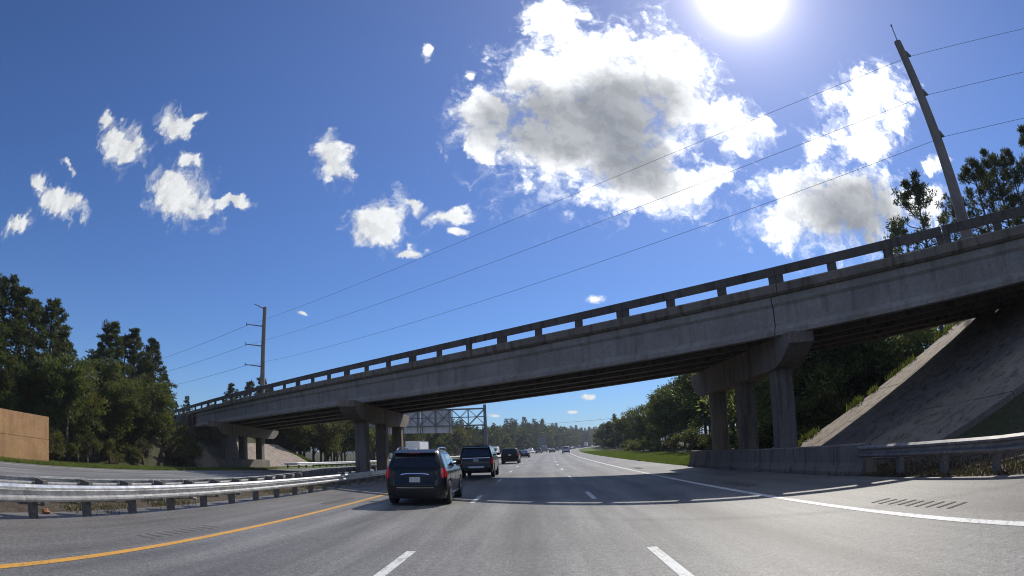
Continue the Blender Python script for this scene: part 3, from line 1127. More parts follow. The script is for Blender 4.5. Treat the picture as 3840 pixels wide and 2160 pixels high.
mb.tube([(0, 0, -0.5), (0, 0, 22.85)], [0.42, 0.29], 14)
mb.obj('shaft', M['pole'], o, smooth=40)
ARM = Vector((-0.90, -0.43, 0))
mb = MB()
mb.tube([(0, 0, 22.55), ARM * 1.7 + Vector((0, 0, 23.25))], [0.09, 0.06], 8)
mb.obj('cross_arm', M['steel_dark'], o)
att_l = []
for z in (19.9, 16.9, 13.85):
    mb = MB()
    tip = ARM * 2.75 + Vector((0, 0, z + 0.16))
    mb.tube([(0, 0, z), tip], [0.10, 0.06], 8)
    mb.tube([tip + Vector((0, 0, -.2)), tip + Vector((0, 0, .28))], 0.07, 8)
    mb.obj('cross_arm', M['steel_dark'], o)
    att_l.append(Vector((PLc.x, PLc.y, 0)) + tip + Vector((0, 0, -0.2)))


def wire(a, b, sag, label, rad=0.013, n=26):
    a, b = Vector(a), Vector(b)
    mb = MB()
    pts = [a.lerp(b, t) - a + Vector((0, 0, -4 * sag * t * (1 - t))) for t in np.linspace(0, 1, n)]
    mb.tube(pts, rad, 5)
    o = mb.obj('power_line', M['wire'], None, label=label, cat='cable', group='power line cables')
    o.location = a
    return o


WN = ('top', 'middle', 'lowest')
nxt_r = [PR + LD * 70 + Vector((0, 0, z)) for z in (21.5, 18.6, 15.8)]
nxt_l = [PLc - LD * 95 + Vector((-14, -10, z)) for z in (18.5, 15.8, 13.0)]
for k in range(3):
    wire(att_l[k], att_r[k], 1.25, '%s of the three cables strung between the two utility poles' % WN[k])
    wire(att_r[k], nxt_r[k], 0.9, '%s cable leaving the right-hand pole towards the picture edge' % WN[k])
    wire(att_l[k], nxt_l[k], 1.2, '%s cable running down to the left from the distant pole' % WN[k], 0.022)
wire((-160, 420, 21), (240, 330, 27), 7.0, 'faint thin cable crossing the sky below the overpass', 0.07)

# ================================================================== vehicles
GLASS = simple('tinted_glass', (0.012, 0.014, 0.017), 0.06, 0.0, coat=0.6, spec=0.6)
TYRE = simple('tyre_rubber', (0.018, 0.018, 0.019), 0.85, var=0.2, vscale=20)
ALLOY = simple('alloy_wheel', (0.42, 0.43, 0.45), 0.3, 0.9)
TRIMB = simple('black_plastic_trim', (0.018, 0.018, 0.02), 0.55)
CHROME = simple('chrome_trim', (0.70, 0.71, 0.73), 0.14, 1.0)
PLATE = simple('number_plate', (0.50, 0.53, 0.52), 0.5, var=0.25, vscale=30)
LAMP_W = simple('clear_lamp', (0.75, 0.76, 0.78), 0.15, 0.1, coat=0.8)


def lamp_mat():
    m, g, b = newmat('red_tail_lamp')
    b.inputs['Base Color'].default_value = (0.30, 0.006, 0.010, 1)
    b.inputs['Roughness'].default_value = 0.12
    b.inputs['Coat Weight'].default_value = 1.0
    b.inputs['Emission Color'].default_value = (1.0, 0.02, 0.03, 1)
    b.inputs['Emission Strength'].default_value = 0.05
    return m


LAMP_R = lamp_mat()


def paint(name, col, metal=0.25):
    m, g, b = newmat(name)
    tcn = g.n('ShaderNodeTexCoord')
    n1 = g.noise(tcn.outputs['Object'], 3.0, 4, 0.6)
    b.inputs['Base Color'].default_value = (*col, 1)
    b.inputs['Metallic'].default_value = metal
    b.inputs['Coat Weight'].default_value = 0.5
    b.inputs['Specular IOR Level'].default_value = 0.2
    b.inputs['Coat Roughness'].default_value = 0.03
    g.put(b.inputs['Roughness'], g.ramp(n1, 0.3, 0.7, 0.28, 0.45))
    return m


class Car:
    """body lofted from horizontal slices: (z, rear y, front y, half width, rear corner radius, front corner radius)"""
    def __init__(s, table, wheels, wr):
        s.t = np.array(table, float)
        s.wheels, s.wr = wheels, wr

    def par(s, z):
        return [np.interp(z, s.t[:, 0], s.t[:, k]) for k in range(1, 6)]

    def outline(s, z, ns=56, nc=7, nr=9):
        yr, yf, w_, rr, rf = s.par(z)
        pts = []
        for x in np.linspace(0, w_ - rr, nr):
            pts.append((x, yr))
        for t in np.linspace(0, math.pi / 2, nc)[1:]:
            pts.append((w_ - rr + rr * math.sin(t), yr + rr - rr * math.cos(t)))
        for y in np.linspace(yr + rr, yf - rf, ns)[1:]:
            pts.append((w_, y))
        for t in np.linspace(0, math.pi / 2, nc)[1:]:
            pts.append((w_ - rf + rf * math.cos(t), yf - rf + rf * math.sin(t)))
        for x in np.linspace(w_ - rf, 0, nr)[1:]:
            pts.append((x, yf))
        return pts + [(-x, y) for x, y in reversed(pts[1:-1])]

    def rear(s, x, z, o=0.006):
        yr, yf, w_, rr, rf = s.par(z)
        dx = max(0.0, abs(x) - (w_ - rr))
        dx = min(dx, rr * 0.999)
        return (x, yr + rr - math.sqrt(rr * rr - dx * dx) - o, z)

    def front(s, x, z, o=0.006):
        yr, yf, w_, rr, rf = s.par(z)
        dx = min(max(0.0, abs(x) - (w_ - rf)), rf * 0.999)
        return (x, yf - rf + math.sqrt(rf * rf - dx * dx) + o, z)

    def side(s, y, z, sg, o=0.006):
        yr, yf, w_, rr, rf = s.par(z)
        return (sg * (w_ + o), y, z)

    def wrap(s, d, z, sg, o=0.008):
        """d metres along the outline from the start of the rear corner"""
        yr, yf, w_, rr, rf = s.par(z)
        arc = rr * math.pi / 2
        if d < 0:
            return (sg * (w_ - rr + d), yr - o, z)
        if d < arc:
            t = d / rr
            return (sg * (w_ - rr + (rr + o) * math.sin(t)), yr + rr - (rr + o) * math.cos(t), z)
        return (sg * (w_ + o), yr + rr + d - arc, z)

    def body(s, mats):
        zs = sorted(set(list(np.arange(s.t[0, 0], 0.92, 0.035)) + list(s.t[:, 0])))
        rings = []
        vs, fs, mi = [], [], []
        deep = {}
        for z in zs:
            ring = s.outline(z)
            for (x, y) in ring:
                dp = 0
                for yw in s.wheels:
                    if (y - yw) ** 2 + (z - s.wr) ** 2 < (s.wr + 0.07) ** 2 and abs(x) > s.par(z)[2] * 0.8:
                        dp = 1
                if dp:
                    x = math.copysign(abs(x) - 0.26, x)
                deep[len(vs)] = dp
                vs.append((x, y, z))
            rings.append(len(ring))
        n = rings[0]
        for j in range(len(zs) - 1):
            for k in range(n):
                f = (j * n + k, j * n + (k + 1) % n, (j + 1) * n + (k + 1) % n, (j + 1) * n + k)
                fs.append(f)
                mi.append(1 if sum(deep[i] for i in f) >= 1 and zs[j] < 0.9 and sum(deep[i] for i in f) > 1 else (1 if zs[j] < s.t[0, 0] + 0.10 else 0))
        fs.append(tuple(reversed(range(n))))
        mi.append(1)
        fs.append(tuple((len(zs) - 1) * n + k for k in range(n)))
        mi.append(0)
        return mesh('body', vs, fs, None, smooth=38, mats=mats, midx=mi)


def patch(fn, lower, upper, rows, mat, name, parent, inset=0.014):
    """a thin raised panel: fn(a, z, o) maps to the body surface; lower/upper are lists of (a, z)"""
    vs, fs = [], []
    nc = len(lower)
    for o in (0.006, -inset):
        for r_ in range(rows + 1):
            t = r_ / rows
            for (a0, z0), (a1, z1) in zip(lower, upper):
                vs.append(fn(a0 + (a1 - a0) * t, z0 + (z1 - z0) * t, o))
    ng = (rows + 1) * nc
    for r_ in range(rows):
        for c in range(nc - 1):
            fs.append((r_ * nc + c, r_ * nc + c + 1, (r_ + 1) * nc + c + 1, (r_ + 1) * nc + c))
    rim = [c for c in range(nc)] + [r_ * nc + nc - 1 for r_ in range(1, rows + 1)] + [rows * nc + c for c in range(nc - 2, -1, -1)] + [r_ * nc for r_ in range(rows - 1, 0, -1)]
    for a, b in zip(rim, rim[1:] + rim[:1]):
        fs.append((b, a, a + ng, b + ng))
    return obj(name, mesh(name, vs, fs, mat, smooth=30), parent)


WHEELS = {}


def wheel_meshes(r_, wd):
    key = (r_, wd)
    if key in WHEELS:
        return WHEELS[key]
    n = 28
    prof = [(-wd / 2, r_ * 0.62), (-wd / 2, r_ * 0.90), (-wd / 2 + .03, r_ * .985), (-wd / 4, r_), (wd / 4, r_), (wd / 2 - .03, r_ * .985), (wd / 2, r_ * .90), (wd / 2, r_ * .62)]
    vs, fs = [], []
    for k in range(n):
        t = 2 * math.pi * k / n
        for (x, q) in prof:
            vs.append((x, q * math.cos(t), q * math.sin(t)))
    m = len(prof)
    for k in range(n):
        for j in range(m):
            fs.append((k * m + j, k * m + (j + 1) % m, ((k + 1) % n) * m + (j + 1) % m, ((k + 1) % n) * m + j))
    ty = mesh('tyre', vs, fs, TYRE, smooth=40)
    mb = MB()
    q = r_ * 0.63
    mb.tube([(-wd * .32, 0, 0), (-wd * .28, 0, 0)], q, 24)
    for sx in (1,):
        mb.tube([(wd * .30, 0, 0), (wd * .43, 0, 0)], 0.06, 12)
        for k in range(5):
            t = 2 * math.pi * k / 5 + .3
            for da in (-.16, .16):
                p = Vector((wd * .36, q * math.cos(t + da), q * math.sin(t + da)))
                mb.tube([(wd * .36, .04 * math.cos(t), .04 * math.sin(t)), p], [0.028, 0.022], 6)
        ring = [(wd * .40, q * .97 * math.cos(2 * math.pi * k / 24), q * .97 * math.sin(2 * math.pi * k / 24)) for k in range(25)]
        mb.tube(ring, 0.016, 6, caps=False)
    ri = mb.mesh('rim', ALLOY, 40)
    WHEELS[key] = (ty, ri)
    return ty, ri


def wheels(root, car, wd=0.23, inset=0.10, rr=None):
    ty, ri = wheel_meshes(rr or car.wr, wd)
    for yw in car.wheels:
        for sg in (-1, 1):
            w_ = car.par(0.6)[2] - inset
            e = empty('wheel', (sg * w_, yw, rr or car.wr), 0 if sg > 0 else math.pi, parent=root)
            obj('tyre', ty, e)
            obj('rim', ri, e)


SUV_T = [(.22, -2.20, 2.22, .84, .30, .40), (.30, -2.27, 2.28, .885, .32, .45), (.46, -2.33, 2.33, .915, .30, .50), (.62, -2.335, 2.34, .925, .28, .50), (.80, -2.30, 2.32, .928, .26, .50),
         (.95, -2.275, 2.24, .92, .25, .50), (1.03, -2.26, 2.05, .905, .24, .45), (1.09, -2.25, 1.55, .885, .22, .35), (1.13, -2.24, 1.02, .865, .20, .28), (1.34, -2.15, .62, .79, .18, .24),
         (1.52, -2.05, .26, .725, .17, .22), (1.60, -1.99, .06, .69, .17, .22), (1.655, -1.93, -.12, .65, .17, .22), (1.685, -1.80, -.35, .58, .17, .22), (1.70, -1.5, -.6, .45, .15, .2)]
BIG_T = [(.30, -2.50, 2.50, .90, .22, .40), (.40, -2.60, 2.58, .95, .22, .42), (.60, -2.64, 2.64, .985, .20, .42), (.80, -2.62, 2.64, .995, .19, .42), (1.00, -2.60, 2.60, .992, .18, .42),
         (1.16, -2.58, 2.45, .98, .17, .40), (1.22, -2.57, 1.9, .965, .16, .32), (1.26, -2.56, 1.35, .95, .16, .28), (1.50, -2.50, 1.0, .885, .15, .24), (1.72, -2.43, .68, .825, .14, .22),
         (1.82, -2.38, .50, .795, .14, .22), (1.88, -2.32, .34, .76, .14, .22), (1.915, -2.2, .1, .69, .14, .22), (1.93, -1.9, -.2, .55, .14, .2)]
VAN_T = [(.24, -2.40, 2.45, .88, .25, .45), (.34, -2.48, 2.52, .945, .26, .50), (.60, -2.54, 2.58, .985, .24, .55), (.85, -2.52, 2.56, .995, .22, .55), (1.02, -2.50, 2.45, .985, .21, .50),
         (1.10, -2.49, 2.05, .965, .20, .40), (1.16, -2.48, 1.62, .945, .19, .32), (1.40, -2.40, 1.15, .86, .17, .25), (1.62, -2.30, .70, .785, .16, .22), (1.70, -2.24, .48, .75, .16, .22),
         (1.755, -2.15, .25, .69, .16, .22), (1.775, -1.9, -.1, .56, .15, .2)]
SED_T = [(.20, -2.22, 2.25, .80, .30, .40), (.30, -2.35, 2.36, .86, .32, .45), (.50, -2.42, 2.42, .905, .30, .50), (.70, -2.42, 2.40, .915, .28, .50), (.85, -2.39, 2.30, .905, .27, .48),
         (.94, -2.36, 1.9, .885, .25, .40), (.99, -2.26, 1.15, .86, .22, .30), (1.01, -1.86, .98, .84, .20, .26), (1.20, -1.42, .58, .75, .18, .24), (1.36, -1.02, .22, .67, .17, .22),
         (1.42, -.80, .0, .60, .16, .2), (1.445, -.62, -.22, .48, .14, .18)]
PIC_T = [(.34, -2.7, 2.65, .88, .18, .36), (.48, -2.8, 2.75, .95, .18, .4), (.75, -2.82, 2.8, .98, .16, .42), (1.0, -2.82, 2.78, .985, .15, .42), (1.14, -2.81, 2.55, .975, .14, .4), (1.17, -2.80, 1.4, .965, .14, .28),
         (1.19, -.95, 1.3, .95, .14, .26), (1.45, -.92, .95, .88, .14, .24), (1.70, -.85, .55, .80, .14, .22), (1.80, -.75, .35, .72, .14, .2), (1.83, -.5, .1, .6, .14, .18)]
HVN_T = [(.30, -2.75, 2.7, .92, .12, .4), (.45, -2.82, 2.78, .98, .12, .42), (.9, -2.84, 2.8, 1.0, .11, .42), (1.2, -2.83, 2.65, 1.0, .11, .4), (1.32, -2.83, 2.2, .99, .11, .32), (1.7, -2.82, 1.75, .965, .11, .26),
         (2.2, -2.80, 1.35, .93, .11, .24), (2.42, -2.78, 1.1, .88, .11, .22), (2.50, -2.6, .8, .76, .11, .2)]


def make_suv(name, pm, table, wr, wb, kind, label, detail=2):
    root = empty(name, label=label, cat=kind)
    c = Car(table, (-wb / 2 - 0.02, wb / 2 - 0.02), wr)
    obj('body', c.body([pm, TRIMB]), root)
    T = c.t
    ztop = T[-1, 0]
    belt = {'suv': 1.13, 'big': 1.26, 'van': 1.15, 'sedan': 1.02, 'pickup': 1.22, 'tall': 1.32}[table_kind(table)]
    gt = ztop - {'suv': .15, 'big': .17, 'van': .14, 'sedan': .085, 'pickup': .15, 'tall': .42}[table_kind(table)]
    tk = table_kind(table)
    # rear window
    xb, xt_ = c.par(belt + .03)[2] - c.par(belt)[3] * .75, c.par(gt)[2] - c.par(gt)[3] * .75
    xs = np.linspace(-1, 1, 9)
    if tk != 'tall':
        patch(c.rear, [(x * xb, belt + .035 + .02 * x * x) for x in xs], [(x * xt_, gt - .02 * x * x) for x in xs], 5, GLASS, 'rear_window', root)
    # side windows
    yr = c.par(belt + .1)[0]
    yfw, yft = c.par(belt + .05)[1], c.par(gt)[1]
    spans = {'suv': [(yr + .32, -1.28), (-1.20, -.16), (-.10, None)], 'big': [(yr + .22, -1.30), (-1.20, -.02), (.05, None)], 'van': [(yr + .25, -1.25), (-1.17, -.02), (.05, None)],
             'sedan': [(None, -.14), (-.08, None)], 'pickup': [(-.78, -.02), (.05, None)], 'tall': [(.75, None)]}[tk]
    for sg in (-1, 1):
        for a, b in spans:
            a0 = a1 = a
            b0 = b1 = b
            if a is None:
                a0, a1 = c.par(belt + .05)[0] + .42, c.par(gt)[0] + .30
            if b is None:
                b0, b1 = yfw - .30, yft - .22
            if tk == 'suv' and a is not None and a < -1.5:
                a1 = a + .10
            n = 5
            lo = [(a0 + (b0 - a0) * k / (n - 1), belt + .05) for k in range(n)]
            hi = [(a1 + (b1 - a1) * k / (n - 1), gt - .01) for k in range(n)]
            if sg > 0:
                patch(lambda y, z, o, sg=sg: c.side(y, z, sg, o), lo, hi, 4, GLASS, 'side_window', root)
            else:
                patch(lambda y, z, o, sg=sg: c.side(y, z, sg, o), lo[::-1], hi[::-1], 4, GLASS, 'side_window', root)
    # windscreen
    xs = np.linspace(1, -1, 9)
    zl = belt + .06
    patch(c.front, [(x * (c.par(zl)[2] - c.par(zl)[4] * .7), zl) for x in xs], [(x * (c.par(gt)[2] - c.par(gt)[4] * .7), gt + .02) for x in xs], 5, GLASS, 'windscreen', root)
    # lamps
    zl0, zl1, d0, d1 = {'suv': (.84, 1.14, .10, .42), 'big': (.80, 1.22, .08, .26), 'van': (.88, 1.28, .10, .30), 'sedan': (.74, .90, .0, .38), 'pickup': (.78, 1.12, .03, .22), 'tall': (.85, 1.25, .02, .18)}[tk]
    for sg in (-1, 1):
        ds = np.linspace(d0, d1, 7)
        lo = [(d, zl0 + .05 * (k / 6)) for k, d in enumerate(ds)]
        hi = [(d, zl1 - .03 * abs(k - 2) / 4) for k, d in enumerate(ds)]
        if sg < 0:
            lo, hi = lo[::-1], hi[::-1]
        patch(lambda d, z, o, sg=sg: c.wrap(d, z, sg, o + .006), lo, hi, 3, LAMP_R, 'tail_light', root)
        xa = c.par(.75)[2]
        q = [(sg * (xa - .16 - .40 * k / 4)) for k in range(5)]
        if sg < 0:
            q = q[::-1]
        patch(c.front, [(x, .70) for x in q], [(x, .84) for x in q], 2, LAMP_W, 'headlight', root)
    # plate, bumper shell, mirrors
    zp = {'suv': .72, 'big': .98, 'van': .93, 'sedan': .62, 'pickup': .6, 'tall': .62}[tk]
    patch(c.rear, [(-.16, zp), (.16, zp)], [(-.16, zp + .155), (.16, zp + .155)], 1, PLATE, 'number_plate', root)
    if detail:
        zb = {'suv': (.30, .52), 'big': (.42, .62), 'van': (.32, .50), 'sedan': (.24, .38), 'pickup': (.5, .66), 'tall': (.42, .58)}[tk]
        xs = np.linspace(-.86, .86, 13)
        patch(c.rear, [(x * .97, zb[0]) for x in xs], [(x, zb[1]) for x in xs], 3, TRIMB, 'rear_bumper', root)
        for sg in (-1, 1):
            mb = MB()
            ym, zm = yfw - .42, belt + .10
            xm = c.par(zm)[2]
            mb.tube([(sg * (xm - .03), ym, zm - .02), (sg * (xm + .09), ym, zm)], 0.03, 8)
            mb.hexa([(sg * (xm + .07), ym - .05, zm - .06), (sg * (xm + .25), ym - .04, zm - .05), (sg * (xm + .25), ym + .07, zm - .05), (sg * (xm + .07), ym + .09, zm - .06)],
                    [(sg * (xm + .07), ym - .05, zm + .10), (sg * (xm + .235), ym - .04, zm + .09), (sg * (xm + .235), ym + .05, zm + .08), (sg * (xm + .07), ym + .06, zm + .09)])
            mb.obj('door_mirror', pm, root)
    wheels(root, c, rr=wr)
    return root, c


def table_kind(t):
    return {id(SUV_T): 'suv', id(BIG_T): 'big', id(VAN_T): 'van', id(SED_T): 'sedan', id(PIC_T): 'pickup', id(HVN_T): 'tall'}[id(t)]


def place(root, x, y, back=False, rz=None):
    head = -math.atan(2 * CURV * max(y - 25, 0))
    root.location = (x, y, base_z(x, y) + 0.004)
    root.rotation_euler = (0, 0, (head if rz is None else rz) + (math.pi if back else 0))


BLACK = paint('dark_graphite_paint', (0.006, 0.0062, 0.007), 0.2)
BLACK2 = paint('black_paint', (0.005, 0.005, 0.006), 0.1)
NAVY = paint('navy_paint', (0.020, 0.028, 0.075), 0.3)
GREY = paint('grey_paint', (0.20, 0.21, 0.225), 0.5)
SILVER = paint('silver_paint', (0.42, 0.43, 0.45), 0.6)
WHITEP = paint('white_car_paint', (0.72, 0.72, 0.71), 0.0)
MAROON = paint('taupe_paint', (0.16, 0.13, 0.13), 0.4)
TEAL = paint('grey_green_paint', (0.22, 0.27, 0.27), 0.2)
WBOX = simple('white_box_panel', (0.74, 0.75, 0.76), 0.45, var=0.06, vscale=1.5)

# --- nearest SUV
s1, c1 = make_suv('suv', BLACK, SUV_T, .365, 2.76, 'car', 'nearest black SUV with red tail light and silver roof rails in the left lane')
for sg in (-1, 1):
    mb = MB()
    x = .625 * sg
    mb.tube([(x, -1.72, 1.66), (x * .99, -1.55, 1.725), (x * .98, -.9, 1.755), (x * .98, -.2, 1.74), (x, .02, 1.69)], [.022, .024, .022, .022, .022], 8)
    mb.obj('roof_rail', CHROME, s1, smooth=40)
xs = np.linspace(-.60, .60, 9)
sp = MB()
sp.hexa([(-.62, -2.14, 1.575), (.62, -2.14, 1.575), (.60, -1.86, 1.63), (-.60, -1.86, 1.63)], [(-.60, -2.13, 1.60), (.60, -2.13, 1.60), (.58, -1.80, 1.695), (-.58, -1.80, 1.695)])
sp.obj('spoiler', BLACK, s1)
patch(lambda x, z, o: (x, -2.137 - o, z), [(-.16, 1.580), (.16, 1.580)], [(-.16, 1.595), (.16, 1.595)], 1, LAMP_R, 'brake_light', s1)
xs = np.linspace(-.42, .42, 9)
patch(c1.rear, [(x, .965 - .03 * abs(x / .42) ** 4) for x in xs], [(x, .992 - .03 * abs(x / .42) ** 4) for x in xs], 1, CHROME, 'tailgate_trim', s1, inset=0.0)
patch(c1.rear, [(-.34, .685), (.34, .685)], [(-.34, .695), (.34, .695)], 1, TRIMB, 'plate_recess_edge', s1)
xs = np.linspace(-.55, .55, 7)
patch(c1.rear, [(x, .548) for x in xs], [(x, .562) for x in xs], 1, CHROME, 'bumper_trim', s1, inset=0.0)
for sg in (-1, 1):
    n = 7
    lo = [(-1.95 + 2.55 * k / (n - 1), 1.150) for k in range(n)]
    hi = [(a, z + .02) for a, z in lo]
    if sg < 0:
        lo, hi = lo[::-1], hi[::-1]
    patch(lambda y, z, o, sg=sg: c1.side(y, z, sg, o), lo, hi, 1, CHROME, 'window_trim', s1, inset=0.0)
    for yh in (-.95, .12):
        mb = MB()
        xh = c1.par(.98)[2] + .03
        mb.tube([(sg * (xh - .03), yh, .98), (sg * xh, yh + .03, .985), (sg * xh, yh + .19, .985), (sg * (xh - .03), yh + .22, .98)], .013, 6)
        mb.obj('door_handle', BLACK, s1)
    for yl in (-1.23, -.13, .78):
        lo = [(yl - .004, .50), (yl + .004, .50)]
        hi = [(yl - .004, 1.08), (yl + .004, 1.08)]
        if sg < 0:
            lo, hi = lo[::-1], hi[::-1]
        patch(lambda y, z, o, sg=sg: c1.side(y, z, sg, o - .003), lo, hi, 6, TRIMB, 'door_gap', s1, inset=0.0)
    lo = [(-.92 + 1.85 * k / 6, .285) for k in range(7)]
    hi = [(a, .33) for a, z in lo]
    if sg < 0:
        lo, hi = lo[::-1], hi[::-1]
    patch(lambda y, z, o, sg=sg: c1.side(y, z, sg, o + .02), lo, hi, 1, ALLOY, 'sill_strip', s1)
mb = MB()
mb.tube([(0, -2.02, 1.60), (.15, -2.19, 1.22)], .008, 5)
mb.obj('rear_wiper', TRIMB, s1)
place(s1, -3.60, 18.55 + 1.40 - .02, rz=0.012)

# --- second, larger SUV
s2, c2 = make_suv('large_suv', BLACK2, BIG_T, .40, 3.1, 'car', 'big black SUV with silver tailgate strip ahead of the nearest SUV')
xs = np.linspace(-.80, .80, 9)
patch(c2.rear, [(x, 1.175) for x in xs], [(x, 1.205) for x in xs], 1, CHROME, 'tailgate_trim', s2, inset=0.0)
patch(c2.rear, [(x * .55, .60) for x in xs], [(x * .6, .70) for x in xs], 2, SILVER, 'bumper_plate', s2, inset=0.0)
for sg in (-1, 1):
    mb = MB()
    x = .74 * sg
    mb.tube([(x, -2.1, 1.88), (x, -1.9, 1.955), (x, -.2, 1.955), (x, .05, 1.90)], .022, 8)
    mb.obj('roof_rail', TRIMB, s2, smooth=40)
mb = MB()
mb.hexa([(-.74, -2.52, 1.80), (.74, -2.52, 1.80), (.72, -2.2, 1.86), (-.72, -2.2, 1.86)], [(-.72, -2.51, 1.835), (.72, -2.51, 1.835), (.70, -2.1, 1.935), (-.70, -2.1, 1.935)])
mb.obj('spoiler', SILVER, s2)
place(s2, -3.55, 36.6 + 1.57)

# --- the rest of the queue, nearest first: (table, paint, name, x, y, oncoming, label)
LANE = (-3.87, -0.21, 3.45)


def lane_x(l, y):
    return LANE[l] + off(y)


s3, c3 = make_suv('minivan', BLACK2, VAN_T, .35, 3.0, 'van', 'black minivan in the left lane, third of the near dark vehicles')
place(s3, -3.05, 71.0)
fleet = [
    (SED_T, NAVY, 'sedan', -2.35, 112, 0, 'dark blue sedan just past the black minivan', 'car', .34, 2.8),
    (SUV_T, SILVER, 'suv', 7.05, 153, 0, 'silver crossover alone in the right lane, nearest car of that lane', 'car', .36, 2.76),
    (SUV_T, GREY, 'suv', 0.4, 194, 0, 'grey crossover in the left lane behind the tall grey-green van', 'car', .36, 2.76),
    (SED_T, MAROON, 'sedan', 4.75, 200, 0, 'taupe sedan in the middle lane left of the silver crossover', 'car', .34, 2.8),
    (HVN_T, TEAL, 'cargo_van', 2.6, 228, 0, 'tall grey-green van standing above the queue in the left lane', 'van', .36, 3.4),
    (SUV_T, GREY, 'suv', 8.0, 258, 0, 'dark grey crossover beyond the taupe sedan in the middle lane', 'car', .36, 2.76),
    (SUV_T, MAROON, 'suv', 12.2, 326, 0, 'brownish crossover ahead of the silver one, between two lanes of cars', 'car', .36, 2.76),
    (SED_T, SILVER, 'sedan', 17.3, 312, 0, 'small silver sedan right of the silver crossover roof', 'car', .34, 2.8),
    (SED_T, BLACK, 'sedan', 21.0, 356, 0, 'dark sedan farther along the right lane curve', 'car', .34, 2.8),
    (VAN_T, SILVER, 'minivan', 26.5, 392, 0, 'pale minivan on the curve short of the white box truck', 'van', .35, 3.0),
    (SUV_T, BLACK, 'suv', 31.3, 430, 0, 'dark crossover directly before the white box truck', 'car', .36, 2.76),
    (SUV_T, NAVY, 'suv', 62.5, 615, 0, 'dark car at the far end of the visible queue by the trees', 'car', .36, 2.76),
    (SED_T, WHITEP, 'sedan', 57.0, 640, 0, 'white sedan at the far end of the visible queue', 'car', .34, 2.8),
    (SED_T, SILVER, 'sedan', 70.0, 665, 0, 'last silver car visible before the road bends out of sight', 'car', .34, 2.8),
    (PIC_T, WHITEP, 'pickup_truck', -2.5, 232, 1, 'oncoming white pickup truck left of the grey crossover', 'pickup', .40, 3.5),
    (SED_T, WHITEP, 'sedan', -5.6, 300, 1, 'oncoming white car beyond the dark blue sedan', 'car', .34, 2.8),
    (SUV_T, WHITEP, 'suv', 4.2, 352, 1, 'oncoming white crossover behind the tall van', 'car', .36, 2.76),
    (SED_T, GREY, 'sedan', 7.0, 385, 1, 'oncoming grey car far off between the queue and the trees', 'car', .34, 2.8),
    (HVN_T, WHITEP, 'cargo_van', -10.55, 152, 1, 'oncoming white van seen past the right side of the big SUV', 'van', .36, 3.4),
]
for (tb, pm, nm, x, y, on, lab, ct, wr, wb) in fleet:
    r_, c_ = make_suv(nm, pm, tb, wr, wb, ct, lab, detail=1 if y < 260 else 0)
    place(r_, x, y, bool(on))


def box_truck(name, x, y, on, label, L=7.0, bw=1.22, z0=1.05, z1=3.75):
    root = empty(name, label=label, cat='truck')
    mb = MB()
    mb.box(-bw, bw, -L / 2 - .3, L / 2 - 1.6, z0, z1)
    bx = mb.obj('cargo_box', WBOX, root)
    for sg in (-1, 1):
        mb = MB()
        mb.box(sg * bw - .02 * (1 if sg > 0 else 1), sg * bw + .02, -L / 2 - .31, L / 2 - 1.59, z1 - .09, z1 + .015)
        mb.obj('top_rail', ALLOY, bx)
        mb = MB()
        mb.box(min(sg * .03, sg * (bw - .05)), max(sg * .03, sg * (bw - .05)), -L / 2 - .325, -L / 2 - .302, z0 + .08, z1 - .12)
        mb.obj('rear_door', WBOX, bx)
    c = Car([(.5, L / 2 - 1.5, L / 2 + .85, 1.0, .1, .25), (1.1, L / 2 - 1.5, L / 2 + .95, 1.08, .1, .3), (1.5, L / 2 - 1.5, L / 2 + .9, 1.08, .1, .3), (1.65, L / 2 - 1.5, L / 2 + .55, 1.05, .1, .25), (2.2, L / 2 - 1.5, L / 2 + .15, .98, .1, .22), (2.45, L / 2 - 1.45, L / 2 - .1, .9, .1, .2)], (99,), .5)
    obj('cab', c.body([WHITEP, WHITEP]), root)
    patch(c.front, [(q * .85, 1.72) for q in np.linspace(1, -1, 7)], [(q * .78, 2.28) for q in np.linspace(1, -1, 7)], 4, GLASS, 'windscreen', root)
    mb = MB()
    mb.box(-.95, .95, -L / 2 - .2, L / 2, .62, .98)
    mb.obj('chassis', TRIMB, root)
    ty, ri = wheel_meshes(.46, .28)
    for yw in (-L / 2 + 1.2, L / 2 - .2):
        for sg in (-1, 1):
            e = empty('wheel', (sg * .95, yw, .46), 0 if sg > 0 else math.pi, parent=root)
            obj('tyre', ty, e)
            obj('rim', ri, e)
    for sg in (-1, 1):
        mb = MB()
        mb.box(sg * .98 - .09, sg * .98 + .09, -L / 2 - .36, -L / 2 - .33, .75, .92)
        mb.obj('tail_light', LAMP_R, root)
    place(root, x, y, bool(on))
    return root


box_truck('box_truck', 39.0, 492, 0, 'white box truck far off in the right lane on the curve', z1=4.4)
box_truck('box_truck', -20.6, 104, 1, 'white oncoming box truck whose roof shows above the nearest SUV', L=8.5, z1=3.75)

